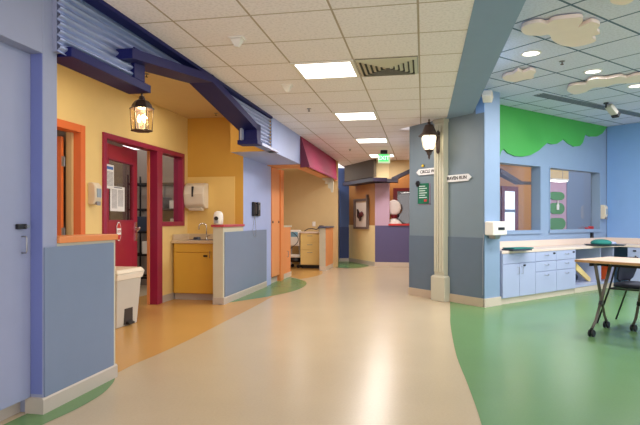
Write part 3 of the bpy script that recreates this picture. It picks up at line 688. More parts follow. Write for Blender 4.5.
# wheeled scale in nook
q = F(296.5, 268)
t = thing('wheeled_cart', 'white and black wheeled equipment cart standing left of the maple drawers', 'cart', loc=(q.x-.03, q.y+.1, 0), rz=-.2)
f = MB(); f.tube([(-.12, 0, .08), (-.1, 0, .5), (-.03, 0, .95)], .018); f.tube([(.12, 0, .08), (.1, 0, .5), (.03, 0, .95)], .018); f.out('frame', 'steel', t)
rbox(-.13, .13, -.12, .12, .55, .95).out('control_head', 'white', t, bev=.03)
rbox(-.09, .09, -.125, -.12, .78, .9).out('screen', mat('pale blue screen', (120, 170, 200), .3), t)
MB().lathe([(.15, .0), (.17, .03), (.15, .1), (.06, .13)], (0, 0, .15), n=18).out('base_hub', 'black', t, smooth=True)
rbox(-.14, .14, -.15, .12, .26, .34).out('tray', 'white', t, bev=.02)
for a in range(4):
    x, y = .16*math.cos(a*PI/2+.7), .16*math.sin(a*PI/2+.7)
    MB().lathe([(.04, -.015), (.045, 0), (.04, .015)], (x, y, .045), n=14, axis='y').out('caster', 'black', t)
pts = [(-.05+.16*math.sin(i*.5), -.13, .9-.06*i) for i in range(10)]
MB().tube(pts, .008, 6).out('cable', 'black', t)
# awning
a0, a1 = FP.s(300.2), FP.s(335.3)
t = thing('awning', 'burgundy sloping awning above the far left nook opening', 'awning', FP, a0, 0, 2.14)
L_ = a1-a0; L2 = FP.s(336.5, .16)-a0
f = MB(); H3 = ZC-2.14-.005
top = [(0, -.01, H3), (L_, -.01, H3)]; n_ = 14
fr = []
v = []
for i in range(n_+1):
    u = i/n_; x = u*L2; zz = -.0 + .03*abs(math.sin(u*PI*9))**1 if False else 0
    v.append((f.b.verts.new((u*L_, -.012, H3)), f.b.verts.new((x, -.17, .03+zz)), f.b.verts.new((x, -.17, .0)), f.b.verts.new((x, -.16, .0)), f.b.verts.new((u*L_, -.002, H3-.01))))
for a, b in zip(v, v[1:]):
    for j in range(4): f.b.faces.new([a[j], b[j], b[j+1], a[j+1]])
f.b.faces.new(v[0]); f.b.faces.new(v[-1][::-1])
cv = f.out('canopy', 'burg', t)
f = MB(); f.b.faces.new([f.b.verts.new(p) for p in ((-.004, 0, 0), (-.004, -.17, 0), (-.004, -.17, .03), (-.004, -.01, H3), (-.004, 0, H3))])
g = bmesh.ops.extrude_face_region(f.b, geom=list(f.b.faces)); [setattr(v_, 'co', v_.co+Vector((.006, 0, 0))) for v_ in g['geom'] if isinstance(v_, bmesh.types.BMVert)]
f.out('side_gusset', mat('dark burgundy canvas', (104, 34, 62), .6), t)
# scroll bracket
sb_ = OP.s(327.5, .0); 
q = FP.pt(FP.s(329), .0, 2.16)
t = thing('scroll_bracket', 'white scalloped bracket under the burgundy awning', 'bracket', loc=(q.x-.02, q.y, 1.85), rz=-TH)
MB().prism([(.12, 0), (.13, .34), (-.14, .34), (-.13, .29), (-.06, .27), (-.07, .2), (0, .19), (.0, .1), (.06, .08), (.07, .0)], -.03, .03).out('scroll', 'cream', t, bev=.006)
t.location.z = 1.845

# ------------------------------------------------------------------ far end of the corridor
st('wall_far_blue', rbox(-.6, .34, 0, .1, 0, ZC), 'dblue', Plane(.52, 15.55, 8))
st('trim_panel', rbox(-.3, .34, -.012, 0, .1, 1.0), 'dkblue', Plane(.52, 15.55, 8))
st('baseboard_far', rbox(-.3, .34, -.02, 0, 0, .1), 'base', Plane(.52, 15.55, 8))
DPn = Plane(.40, 14.6, 70)
t = thing('far_door', 'grey door edge with cream frame at the far left end of the corridor', 'door', loc=(.40, 14.75, .0), rz=math.radians(78))
rbox(0, .75, 0, .045, .01, 2.1).out('door_leaf', 'steel', t); rbox(-.06, 0, -.02, .08, 0, 2.16).out('door_frame', 'cream', t)
LT = (FU.o-FT.o).length
st('wall_far_tan', rbox(0, LT, 0, .12, 0, ZC), 'ochre_wall', FT)
st('trim_panel', rbox(0, LT, -.008, 0, .1, 1.06), 'tan', FT)
st('baseboard_far', rbox(0, LT, -.014, 0, 0, .11), 'base', FT)
# display case
c0, c1 = FT.s(355.5), FT.s(369.3); cz0, cz1 = FT.z(361, 229), FT.z(361, 199)
t = thing('display_case', 'grey framed shadow box with a white inside on the far tan wall', 'display case', FT, c0, 0, cz0)
cw, ch = c1-c0, cz1-cz0
f = MB(); f.box(0, cw, -.07, 0, 0, .06); f.box(0, cw, -.07, 0, ch-.06, ch); f.box(0, .06, -.07, 0, .06, ch-.06); f.box(cw-.06, cw, -.07, 0, .06, ch-.06); f.out('frame', 'frameg', t, bev=.004)
rbox(.06, cw-.06, -.012, 0, .06, ch-.06).out('backing', 'white', t)
rbox(cw-.1, cw-.04, -.06, 0, ch, ch+.1).out('latch', 'frameg', t, bev=.006)
t = thing('mounted_figure', 'dark red and brown winged ornament inside the grey display case', 'ornament', FT, c0+cw*.5, .05, cz0+ch*.46)
f = MB(); f.rings([[(x+r*.0, r*math.cos(a)*.5, z+r*math.sin(a)) for a in [k*PI/5 for k in range(10)]] for x, z, r in ((-.12, -.02, .02), (-.04, .0, .07), (.08, .03, .075), (.16, .02, .03))]); f.out('body', mat('dark red clay', (96, 36, 40), .5), t, smooth=True)
MB().prism([(-.06, -.02), (-.2, .17), (-.22, .15), (-.19, -.05), (-.08, -.1)], -.02, .02).out('wing', 'bronze', t)
MB().prism([(.02, -.04), (.0, -.13), (-.06, -.16), (-.08, -.06)], -.02, .02).out('tail', 'bronze', t)
# purple wall, lavender pier, opening
lv1 = FU.s(389.3); zsill = FU.z(395, 225.5)
st('wall_far_purple', MB().box(0, 1.6, 0, .14, 0, zsill), 'purple', FU)
st('wall_far_lavender', rbox(0, lv1, 0, .14, zsill, 2.2), 'lav', FU)
st('wall_far_tan', rbox(0, lv1, 0, .14, 2.2, ZC), 'tan', FU)
st('baseboard_far', rbox(-.0, 1.6, -.014, 0, 0, .11), 'cbase', FU)
st('trim_cap', rbox(lv1-.02, 1.6, -.04, .2, zsill, zsill+.045), 'redp', FU)
st('wall_far_ochre', wall_hole(MB(), -.3, 1.8, 0, ZC, [(FU.s(394, -.9), 1.8, zsill+.0, FU.z(400, 188, -.9))], 0, .1), 'ochre_wall', Plane(FU.pt(0, -.9).x, FU.pt(0, -.9).y, math.degrees(FU.phi)))
fs = FU.s(394, -.9); fz = FU.z(400, 188, -.9)
QF = Plane(FU.pt(0, -.9).x, FU.pt(0, -.9).y, math.degrees(FU.phi))
st('trim_dark_frame', MB().box(fs-.02, fs+.09, -.03, .1, zsill, fz).box(fs+.09, 1.8, -.03, .1, fz-.09, fz), 'dred', QF)
st('window_2', rbox(fs+.09, 1.8, .04, .046, zsill, fz-.09), M['glassdim'], QF)
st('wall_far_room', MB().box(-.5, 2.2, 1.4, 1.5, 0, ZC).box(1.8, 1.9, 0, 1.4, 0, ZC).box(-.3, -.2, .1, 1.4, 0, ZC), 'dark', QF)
q = QF.pt(QF.s(405), -.8, 2.15)
t = thing('ceiling_light', 'small lit lamp glowing inside the dark far room', 'lamp', loc=(q.x, q.y, QF.z(405, 189.5, -.8)), rz=0)
MB().lathe([(.05, .0), (.2, .03), (.22, .05), (.05, .08)], n=16).out('lamp_shade', 'panel', t)
# white rounded seat back behind sill
sa = FU.s(393.8, -.3)
q = FU.pt(sa, -.32, 1.07)
t = thing('white_stool', 'white rounded chair back showing above the red sill at the corridor end', 'chair', loc=(q.x, q.y, 0), rz=-TH)
MB().lathe([(.12, 0), (.1, .04)], (0, .0, 1.0-.98), n=16).out('foot', 'steel', t)
MB().tube([(0, 0, .04), (0, 0, 1.0)], .03).out('post', 'steel', t)
ring = lambda z, w, d: [(w*math.cos(a), d*math.sin(a), z) for a in [k*PI/9 for k in range(18)]]
MB().rings([ring(.98, .12, .1), ring(1.0, .2, .16), ring(1.1, .22, .17), ring(1.2, .12, .1), ring(1.24, .05, .05)]).out('seat', 'white', t, smooth=True)
MB().rings([ring(1.24, .05, .05), ring(1.34, .1, .06)]).out('joint', 'dred', t)
MB().rings([ring(1.33, .05, .04), ring(1.38, .14, .06), ring(1.5, .19, .07), ring(1.62, .17, .07), ring(1.7, .1, .05), ring(1.73, .03, .03)]).out('backrest', 'white', t, smooth=True)
# upper fascia at far end
ua0, ua1 = FT.s(344.5, .35), FT.s(374, .35)
zf = FU.z(383, 181, .35)
FA = Plane(FT.pt(0, .35).x, FT.pt(0, .35).y, math.degrees(FT.phi))
FB = Plane(FU.pt(0, .35).x, FU.pt(0, .35).y, math.degrees(FU.phi))
st('trim_far_fascia', rbox(ua0, ua1, 0, .06, zf+.08, ZC), 'brown', FA)
st('trim_far_ledge', rbox(ua0-.05, ua1+.02, -.03, .35, zf-.03, zf+.06), 'ledge', FA)
fb0, fb1, fb2 = FB.s(374), FB.s(391.5), FB.s(412)
zz0, zz1 = FB.z(391.5, 180.5), FB.z(412, 170.5)
st('trim_far_fascia', MB().prism([(fb0, zf+.05), (fb1, zz0), (fb2, zz1), (fb2+1, zz1+.4), (fb2+1, ZC), (fb0, ZC)], 0, .06), 'ntan', FB)
st('trim_far_fascia', rbox(fb0-.02, FB.s(389), -.008, .0, zf+.08, ZC), 'tan', FB)
st('trim_far_ledge', MB().box(fb0-.02, FB.s(397.8), -.04, .3, zf-.03, zf+.05), 'ledge', FB)
st('trim_far_ledge', MB().prism([(fb1, zz0-.02), (fb2+.3, zz1+.1), (fb2+.3, zz1+.2), (fb1, zz0+.07)], -.04, .2), 'ledge', FB)
# exit sign
ye = 11.6
def at(px, py, y): return ((px-CX)/FPX*y, y, EYE+(HY-py)/FPX*y)
e0 = at(378, 163.3, ye); e1 = at(390.2, 154, ye)
t = thing('exit_sign', 'green lit exit sign hanging from the corridor ceiling', 'exit sign', loc=(e0[0], ye, e0[2]), rz=0)
w_, h_ = e1[0]-e0[0], e1[2]-e0[2]
rbox(0, w_, 0, .02, 0, h_).out('sign_plate', 'exit_plate', t, bev=.004)
rbox(.015, w_-.035, -.004, 0, .04, h_-.008).out('sign_face', 'exit', t)
MB().text('EXIT', w_/2-.01, h_/2+.012, .12, -.005).out('lettering', 'exit2', t)
rbox(w_*.22, w_*.76, -.03, .05, h_+.0, ZC-e0[2]).out('mount', 'black', t, bev=.004)

# ------------------------------------------------------------------ grey column wall, pilaster, signs
LC = (SF.o-CW.o).length
zs = CW.z(425, 235.8)
st('wall_column', MB().box(0, LC-.015, .0, .16, 0, ZR), 'grey_blue', CW)
st('trim_panel', rbox(.0, LC-.012, -.01, 0, .12, zs), 'grey_dark', CW)
st('baseboard_column', MB().box(-.01, LC-.012, -.02, 0, 0, .12), mat('tan vinyl base', (196, 176, 152), .45), CW)
st('trim_upper', rbox(CW.s(477)-.02, LC, -.004, 0, ZC-.02, ZR), 'wing_blue2', CW)
# return of the wall along the corridor behind
st('wall_column_return', MB().box(-.0, .02, .0, 2.6, 0, ZC), 'grey_blue', Plane(1.44, 8.69, -math.degrees(TH)-0))
DPL = .12
q0 = CW.s(430.8, DPL); q1 = CW.s(444.5, DPL)
t = thing('pilaster', 'cream fluted pilaster with a square plinth standing on the grey wall', 'column', CW, q0, 0, 0)
wp = q1-q0; zpl = CW.z(440, 276.5, DPL)
rbox(0, wp, -DPL, 0, 0, zpl-.015).out('plinth', 'cream', t, bev=.006)
f = MB(); f.frustum(wp/2, -DPL/2, zpl-.015, zpl+.01, wp/2, DPL/2, wp/2-.03, DPL/2-.01); f.out('plinth_cap', 'cream', t)
sw = wp*.36
f = MB(); f.box(wp/2-sw, wp/2+sw, -DPL+.035, 0, zpl+.01, ZC-.05)
for k in range(4): x = wp/2-sw*.95+k*sw*.505; f.box(x, x+sw*.385, -DPL+.02, -DPL+.036, zpl+.06, ZC-.1)
f.out('shaft', 'cream', t, bev=.003)
f = MB(); f.box(wp/2-sw-.012, wp/2+sw+.012, -DPL+.008, 0, ZC-.055, ZC-.006); f.out('capital', 'cream', t, bev=.004)
# wall lantern
FOF = DPL-.02
sb_ = q0+wp/2; zA = CW.z(441, 129.5, .12); zB = CW.z(441, 153.5, .12)
t = thing('coach_lantern', 'lit bronze coach lantern bracketed to the cream pilaster', 'lantern', CW, sb_, FOF, zB)
hh = zA-zB
MB().prism([(-.03, .03), (0, 0), (.03, .03), (.036, hh/2), (.03, hh-.03), (0, hh), (-.03, hh-.03), (-.036, hh/2)], -.02, 0).out('backplate', 'bronze', t, bev=.004)
ly = -.19; zr0 = CW.z(430, 135.5, .3)-zB; zt0_ = CW.z(430, 118.5, .3)-zB; zg = CW.z(430, 149.5, .3)-zB; zbt = CW.z(430, 159.5, .3)-zB
MB().tube([(0, -.02, hh*.55), (0, -.06, hh*.75), (0, -.1, hh*1.12), (0, -.15, hh*1.2), (0, ly, hh*1.0), ], .009).out('arm', 'bronze', t, smooth=True)
MB().lathe([(.004, zt0_), (.016, zt0_-.02), (.008, zt0_-.035), (.02, zt0_-.05), (.03, zt0_-.06), (.018, zt0_-.075), (.06, zt0_-.09), (.105, zr0+.045), (.145, zr0+.01), (.156, zr0-.004), (.11, zr0-.008)], (0, ly, 0), n=16).out('roof', 'bronze', t, smooth=False)
MB().lathe([(.1, zr0-.008), (.112, zr0-.03), (.096, zg+.06), (.066, zg)], (0, ly, 0), n=12).out('glass_shade', 'lampglass_lit', t, smooth=True)
f = MB()
for k in range(6):
    a = k*PI/3+.3; c_, s_ = math.cos(a), math.sin(a)
    f.tube([(.113*c_, ly+.113*s_, zr0-.005), (.118*c_, ly+.118*s_, zr0-.03), (.1*c_, ly+.1*s_, zg+.06), (.069*c_, ly+.069*s_, zg)], .005, 6)
f.out('cage_ribs', 'bronze', t)
MB().lathe([(.062, zg+.004), (.066, zg-.006), (.045, zg-.03), (.03, zg-.05), (.036, zg-.06), (.02, zg-.08), (.012, zg-.09), (.02, zg-.105), (.003, zbt)], (0, ly, 0), n=14).out('finial', 'bronze', t, smooth=True)
lp = CW.pt(sb_, FOF-ly+.0, zB+zr0-.07); 
point('coach_lantern_lamp', (lp.x-.0, lp.y, lp.z), 7, (1, .82, .58), .09)
# street signs
def arrow_sign(xa, xb, z, h, point_left, txt, label, tx, slope):
    t = thing('street_sign', label, 'sign', CW, xa, .012, z); w = xb-xa
    pts = [(0, 0), (.06, -h/2), (w, -h/2), (w, h/2), (.06, h/2)] if point_left else [(0, -h/2), (w-.06, -h/2), (w, 0), (w-.06, h/2), (0, h/2)]
    MB().prism(pts, -.015, 0).out('board', 'paper', t, bev=.002)
    MB().text(txt, tx, 0, h*.68, -.016).out('lettering', 'black', t)
    t.rotation_euler = (0, 0, CW.phi)
    return t
xa, za = CW.sz(417.5, 171.5); xb, _ = CW.sz(441, 171)
arrow_sign(xa, q0+wp*.4, CW.z(425, 172), .098, True, 'CIRCLE WAY', 'white arrow sign pointing left reading CIRCLE WAY, half behind the pilaster', .285, 0)
xa = q0+wp*.72; xb = CW.s(472.5)
arrow_sign(xa, xb, CW.z(460, 178), .10, False, 'RAVEN RUN', 'white arrow sign pointing right reading RAVEN RUN, right of the pilaster', (xb-xa)*.5-.02, 0)
# bird ornament above sign
xx, zz = CW.sz(423.8, 166)
t = thing('bird_ornament', 'tiny yellow and black ornament perched on the left arrow sign', 'ornament', CW, xx, .02, zz-.02)
MB().lathe([(.004, 0), (.022, .012), (.02, .03), (.004, .045)], n=10).out('body', mat('yellow plastic', (240, 200, 40), .4), t, smooth=True)
MB().lathe([(.003, 0), (.011, .01), (.003, .022)], (.032, 0, .01), n=8).out('head', 'black', t, smooth=True)
# green map board
xa, za = CW.sz(418.6, 204); xb, zb = CW.sz(429.5, 183)
t = thing('green_notice', 'small dark green framed notice board left of the pilaster', 'sign', CW, xa, .0, za)
w_, h_ = xb-xa, zb-za
rbox(.0, w_+.02, -.008, 0, -.015, h_+.0).out('backing', mat('mauve backing board', (150, 130, 150), .5), t)
rbox(0, w_, -.02, -.008, 0, h_).out('board', 'gsign', t, bev=.003)
f = MB()
for k in range(6): f.box(w_*.15, w_*(.85 if k % 2 else .7), -.022, -.02, h_*(.84-.11*k), h_*(.88-.11*k))
f.out('print', 'lines', t); rbox(w_*.6, w_*.85, -.022, -.02, h_*.1, h_*.22).out('red_mark', 'redp', t)
t = thing('black_flower', 'black rosette ornament on the upper corner of the green notice board', 'ornament', CW, xa+.01, .022, za+h_)
f = MB()
for k in range(6): f.lathe([(.018, 0), (.024, .008), (.012, .018)], (.028*math.cos(k*PI/3), 0, .028*math.sin(k*PI/3)), n=10, axis='y')
f.lathe([(.02, 0), (.02, .025)], (0, 0, 0), n=10, axis='y'); f.out('petals', 'black', t)

# ------------------------------------------------------------------ play wing: stub end, window wall, right wall
sS = SF.s(499.8)
st('wall_stub', MB().slab([(0, 0), (sS, 0), (sS, .75), (.2, .75), (.02, .03)], 0, ZR), 'wing_blue', SF)
st('baseboard_wing', rbox(-.01, sS+.012, -.015, 0, 0, .12), 'cbase', SF)
WL = (RW.o-WW.o).length
sz_ = WW.z
w1 = (-.45, WW.s(539.8), 0, 0); w2 = (WW.s(549.6), WW.s(599.2), 0, 0)
zb_ = WW.z(570, 229.5); zt_ = WW.z(570, 169.8)
hs = [(w1[0], w1[1], zb_, zt_), (w2[0], w2[1], zb_, zt_)]
st('wall_window', wall_hole(MB(), -.7, WL+.16, 0, ZR+.02, hs, 0, .16), 'wing_blue', WW)
for i, (a_, b_, _, _) in enumerate((w1, w2)):
    f = MB(); e = .022
    f.box(a_-e, b_+e, -.014, .0, zt_, zt_+e); f.box(a_-e, b_+e, -.02, .0, zb_-e, zb_); f.box(b_, b_+e, -.014, 0, zb_, zt_); f.box(a_-e, a_, -.014, 0, zb_, zt_)
    st('window_%d' % (i+3), f, 'wing_blue', WW); 
    st('window_%d' % (i+3), rbox(a_, b_, .14, .146, zb_, zt_), M['glass'], WW)
    st('trim_sill', rbox(a_-.04, b_+.04, -.03, .02, zb_-.055, zb_-.022), 'wing_blue', WW)
st('wall_right', rbox(-.0, 7, 0, .15, 0, ZR+.02), 'wing_blue2', RW)
# green canopy cut-out
edge = [(499.5, 158), (501, 152), (504, 148.5), (508, 153), (515, 156), (523, 156.6), (531, 155), (539, 150.5), (547.5, 142.7), (552, 144.2), (557, 143.8), (562, 140.5), (563.5, 138.8), (568, 143), (574, 146.5), (580, 146), (583, 142.5), (585.5, 134.2), (590, 136.5), (597, 136.5), (602.5, 133.5), (606, 128.5)]
pl_ = [WW.sz(*e, .025) for e in edge]
pl_ = [(min(s_, WL-.005), z_) for s_, z_ in pl_]
tag(MB().prism(pl_ + [(WL-.003, ZR-.003), (pl_[0][0]-.2, ZR-.003), (pl_[0][0]-.2, pl_[0][1])], -.025, 0).out('tree_canopy_cutout', 'green', None, loc=(WW.o.x, WW.o.y, 0), rz=WW.phi), 'large green scalloped tree canopy cut-out along the top of the window wall', 'wall decoration')
# rooms behind the windows
BK = Plane(WW.pt(0, -3.0).x, WW.pt(0, -3.0).y, math.degrees(WW.phi))
kb = BK.s(545); kc = BK.s(566.5)
ka = BK.s(494); st('wall_office', rbox(ka, kb, 0, .1, 0, ZR), 'ochre_wall', BK)
st('wall_office', MB().slab([WW.pt(-.7, -.1).xy, WW.pt(-.75, -.1).xy, BK.pt(ka-.05).xy, BK.pt(ka).xy], 0, ZR), 'ochre_wall')
st('wall_office', rbox(kb, kc, 0, .1, 0, ZR), 'pink', BK)
st('wall_office', rbox(kc, kc+3, -.02, .1, 0, ZR), 'slate', BK)
BM = Plane(WW.pt(0, -1.4).x, WW.pt(0, -1.4).y, math.degrees(WW.phi))
st('wall_office_side', rbox(kc+.0, kc+.1, -3.2, 0, 0, ZR) if False else rbox(kc+1.9, kc+2.0, -2.8, 0, 0, ZR), 'slate', BK)
st('ceiling', MB().slab([(1.3, 9.3), (3.0, 8.9), (8.2, 12.8), (6.2, 15.6), (-.2, 12.0+1.5)], ZR, ZR+.05) if False else MB().slab([WW.pt(-.7, -.16).xy, WW.pt(WL+1.5, -.16).xy, WW.pt(WL+1.5, -3.1).xy, BK.pt(ka, -.1).xy], 2.72, 2.78), 'tan')
a_, za_ = BK.sz(503.5, 229); b_, zb2 = BK.sz(517, 187)
st('trim_office_window', MB().box(a_-.12, b_, -.04, 0, zb2-.12, zb2).box(b_-.12, b_, -.04, 0, .3, zb2-.12).box(a_-.12, a_-.0, -.04, 0, .3, zb2-.12), 'dred', BK)
st('window_5', MB().box(a_, b_-.12, -.02, -.01, .3, zb2-.12), 'daylit', BK)
st('trim_office_window', rbox(a_, b_-.12, -.035, -.02, BK.z(510, 212.2), BK.z(510, 209.5)), 'slate', BK)
# dark sloping beam in office
f = MB(); p0 = BK.sz(499, 168.5, .6); p1 = BK.sz(520, 181.5, .6); p2 = BK.sz(541, 182, .6)
f.prism([p0, p1, p2, (p2[0], p2[1]-.07), (p1[0]-.05, p1[1]-.07), (p0[0], p0[1]-.12), ], -.66, -.5)
tag(f.out('office_beam', mat('dark purple beam', (52, 34, 46), .5), None, loc=(BK.o.x, BK.o.y, 0), rz=BK.phi), 'dark sloping beam seen through the left play-wing window', 'beam')
sa, za = BK.sz(551, 180.3, 1.2)
t = thing('ceiling_light', 'long lit strip seen through the right play-wing window', 'ceiling light', BK, BK.s(556, 1.2), 1.2, BK.z(556, 181.5, 1.2))
zl_ = 2.72-BK.z(556, 181.5, 1.2); MB().box(-.3, -.29, -.005, .005, .05, zl_).box(.29, .3, -.005, .005, .05, zl_).out('suspension_rod', 'steel', t)  # rods added so the lit strip hangs from the ceiling
rbox(-.35, .35, -.12, .12, .02, .058).out('light_frame', 'white', t); rbox(-.32, .32, -.1, .1, 0, .02).out('diffuser', 'panel', t)
sa, za = BK.sz(561, 185, 0)
# tree signs
for (py0, py1, wpx, lb) in ((192, 200, 7, 'top'), (203, 214, 7, 'middle'), (218, 229.5, 8, 'bottom')):
    s_, z0_ = BK.sz(556.3, py1); _, z1_ = BK.sz(556.3, py0); ww = (BK.s(556.3+wpx)-BK.s(556.3-wpx))/2
    k = []
    for i in range(20):
        a = i*2*PI/20; e_ = 1+.07*math.cos(4*a); k.append((ww*max(-1, min(1, 1.15*math.cos(a)))*e_, (z1_-z0_)/2*(1+1.0*max(-1, min(1, 1.2*math.sin(a))))))
    tt = thing('tree_sign', lb+' of three green tree-shaped boards on the pink wall behind the window', 'wall decoration', BK, s_, 0, z0_, group='green boards on the pink wall')
    MB().prism(k, -.03, -.004).out('leaf_board', mat('muted green board', (80, 140, 70), .6), tt)
    if lb != 'bottom': rbox(-.03, .03, -.02, -.003, -(z1_-z0_)*.75, -(z1_-z0_)*.35).out('trunk_board', 'bronze', tt)
s_, z_ = BK.sz(556.5, 205.5, 0)
tag(MB().prism([(-.05, -.12), (.06, -.12), (.07, .02), (.03, .05), (.03, .13), (.0, .14), (-.01, .05), (-.06, .0)], -.045, -.031).out('hand_cutout', 'white', None, loc=BK.pt(s_, 0, z_), rz=BK.phi), 'small white cut-out on the middle green tree board', 'wall decoration')
st('trim_office_top', rbox(kb-.05, kc, -.06, 0, BK.z(556, 179), 2.72), 'ntan', BK)
# ------------------------------------------------------------------ counter run
CD = .62
CZ = .76
# plane of cabinet fronts: SF
def cab(px0, px1, label, fronts, sink=False, s_a=None, s_b=None):
    a = SF.s(px0) if s_a is None else s_a; b = SF.s(px1) if s_b is None else s_b
    t = thing('base_cabinet', label, 'cabinet', SF, a, 0, .0, group='sky blue base cabinets'); w = b-a
    rbox(.001, w-.001, .0, .58, .085, CZ-.04).out('carcass', 'cab_blue', t)
    rbox(.001, w-.001, .005, .5, 0, .085).out('kick_base', 'cbase', t)
    for (x0, x1, z0, z1, kind, hnd, lock) in fronts:
        o = rbox(x0*w+.004, x1*w-.004, -.02, 0, z0, z1).out(kind, 'cab_blue', t, bev=.003)
        if hnd == 'v0' or hnd == 'v1':
            x = (x1*w-.05) if hnd == 'v1' else (x0*w+.05)
            MB().tube([(x, -.02, z1-.05), (x, -.045, z1-.05), (x, -.045, z1-.15), (x, -.02, z1-.15)], .004).out('handle', 'steel', o)
        if hnd == 'h':
            x = (x0+x1)/2*w; z = z1-.05
            MB().tube([(x-.05, -.02, z), (x-.04, -.045, z-.006), (x, -.05, z-.012), (x+.04, -.045, z-.006), (x+.05, -.02, z)], .004).out('handle', 'steel', o)
        if lock:
            x = x0*w+.12 if hnd == 'v0' else x1*w-.07
            rbox(x-.025, x+.025, -.028, -.02, z1-.045, z1-.02).out('lock', 'black', o)
    return t
zf0, zf3 = .09, CZ-.045; z1_, z2_ = .42, .575
cab(501.5, 534.3, 'sky blue two door base cabinet at the left end of the counter', [(0, 1, z2_, zf3, 'false_front', '', 0), (0, .5, zf0, z2_-.008, 'door', 'v1', 0), (.5, 1, zf0, z2_-.008, 'door', 'v0', 1)])
DR = [(0, 1, z2_, zf3, 'drawer', 'h', 1), (0, 1, z1_, z2_-.008, 'drawer', 'h', 0), (0, 1, zf0, z1_-.008, 'drawer', 'h', 0)]
cab(534.3, 555.4, 'sky blue three drawer cabinet, middle of the counter run', DR)
cab(555.4, 574.6, 'sky blue three drawer cabinet beside the open knee space', DR)
# open cabinet bay
sK0, sK1 = SF.s(574.8), SF.s(614); sKm = SF.s(600.5)-sK0
sZ = (RW.o - SF.o).dot(SF.d)         # run length to the right wall
t = thing('open_cabinet', 'open doorless blue cabinet bay at the right end of the sky blue run', 'cabinet', SF, sK0, 0, .0)
wK = sK1-sK0
rbox(0, .02, 0, .58, .11, CZ-.041).out('side_panel', 'cab_blue', t); rbox(wK-.02, wK, 0, .58, .11, CZ-.041).out('side_panel', 'cab_blue', t); rbox(sKm-.045, sKm, -.01, .58, .131, CZ-.041).out('divider', 'cab_blue', t)
rbox(.02, wK-.02, .55, .57, .11, CZ-.041).out('back_panel', 'wing_blue2', t); rbox(.02, wK-.02, 0, .55, .09, .13).out('bottom_shelf', 'cab_blue', t); rbox(0, wK, .005, .5, 0, .085).out('kick_base', 'cbase', t)
st('baseboard_wing', rbox(sK1, sZ, .565, .58, 0, .11), 'cbase', SF)
# cabinet on the right wall leg
t = thing('base_cabinet', 'blue base cabinet along the right wall, behind the chair and table', 'cabinet', RW, .66, CD, 0, group='sky blue base cabinets')
rbox(0, 1.5, 0, .58, .11, CZ-.041).out('carcass', 'cab_blue', t); rbox(0, 1.5, .04, .5, 0, .11).out('kick_base', 'cbase', t)
for k in range(2):
    o = rbox(.75*k+.004, .75*k+.746, -.02, 0, .12, CZ-.05).out('door', 'cab_blue', t, bev=.003); rbox(.75*k+.1, .75*k+.15, -.03, -.02, CZ-.11, CZ-.085).out('lock', 'black', o)
# countertop L
cpoly = [SF.pt(sS+.012, .025).xy, SF.pt(sZ-CD-.02, .025).xy, RW.pt(3.0, CD+.02).xy, RW.pt(3.0, .002).xy, WW.pt(WL-.003, .003).xy, WW.pt(WW.s(499, 0)-.15, .003).xy]
t = tag(MB().slab(cpoly, CZ-.04, CZ).out('countertop', 'counter', None, .004), 'long cream L-shaped countertop along the window wall and right wall', 'countertop')
f = MB(); f.box(-.1, WL-.022, -.022, -.003, CZ+.001, CZ+.105); 
tag(f.out('backsplash', 'counter', None, .003, loc=(WW.o.x, WW.o.y, 0), rz=WW.phi), 'cream upstand strip behind the counter below the windows', 'backsplash')
tag(rbox(.0, 3, -.022, -.003, CZ+.001, CZ+.105).out('backsplash', 'counter', None, .003, loc=(RW.o.x, RW.o.y, 0), rz=RW.phi), 'cream upstand strip along the right wall counter', 'backsplash')
# items in knee space
b0_, z0_ = SF.sz(575.5, 263, -.15); b1_, z1_ = SF.sz(591.5, 285.5, -.15)
t = thing('leaning_board', 'pale wooden board leaning diagonally inside the open blue cabinet', 'board', SF, b0_+.03, -.16, .0)
dx = b1_-b0_-.06
MB().prism([(0, z0_), (0, z0_-.12), (dx-.05, .131), (dx+.04, .131), (dx+.03, .17)], -.01, .02).out('plank', 'maple', t)
t = thing('dark_bundle', 'dark folded bundle lying in the bottom of the open blue cabinet', 'bundle', SF, b0_+.24, -.38, .131)
MB().rings([[(x, d*math.cos(a)+.0, h+h*math.sin(a)) for a in [k*PI/6 for k in range(12)]] for x, d, h in ((-.15, .03, .04), (-.12, .1, .08), (-.02, .12, .085), (.08, .11, .07), (.16, .04, .03))]).out('bundle', 'tray', t, smooth=True)
t = thing('orange_tub', 'bright orange plastic tub in the open cabinet behind the table leg', 'tub', SF, SF.s(607, -.15), -.08, .131)
MB().frustum(0, .1, 0, .22, .10, .09, .12, .11).out('tub_body', 'orangep', t, bev=.01)
MB().frustum(0, .1, .22, .24, .13, .12, .13, .12).out('rim', 'orangep', t, bev=.004)
# items on counter
def on(px, py, z=CZ): y = FPX*(EYE-z)/(py-HY); return Vector(((px-CX)/FPX*y, y, z))
p_ = on(518, 250.5)
t = thing('craft_mat', 'stack of teal and dark mats lying at the left end of the counter', 'mats', loc=(p_.x, p_.y+.05, CZ+.001), rz=WW.phi-.15)
MB().box(-.2, .18, -.12, .1, 0, .02).out('lower_mat', 'tray', t, bev=.004); rbox(-.16, .24, -.1, .12, .021, .04).out('upper_mat', 'teal', t, bev=.006)
p_ = on(608, 246)
t = thing('serving_tray', 'dark tray lying on the counter near the room corner', 'tray', loc=(p_.x, p_.y+.1, CZ+.001), rz=WW.phi-.5)
MB().frustum(0, 0, 0, .025, .24, .15, .28, .18).out('tray_body', 'tray', t, bev=.006)
tp = Vector((p_.x, p_.y+.1, CZ+.027))
tag(MB().lathe([(.15, 0), (.165, .02), (.15, .055), (.09, .08), (.02, .087)], n=24).out('cushion', 'teal', None, smooth=True, loc=(tp.x-.08, tp.y-.03, tp.z)), 'domed teal cushion resting on the dark tray', 'cushion')
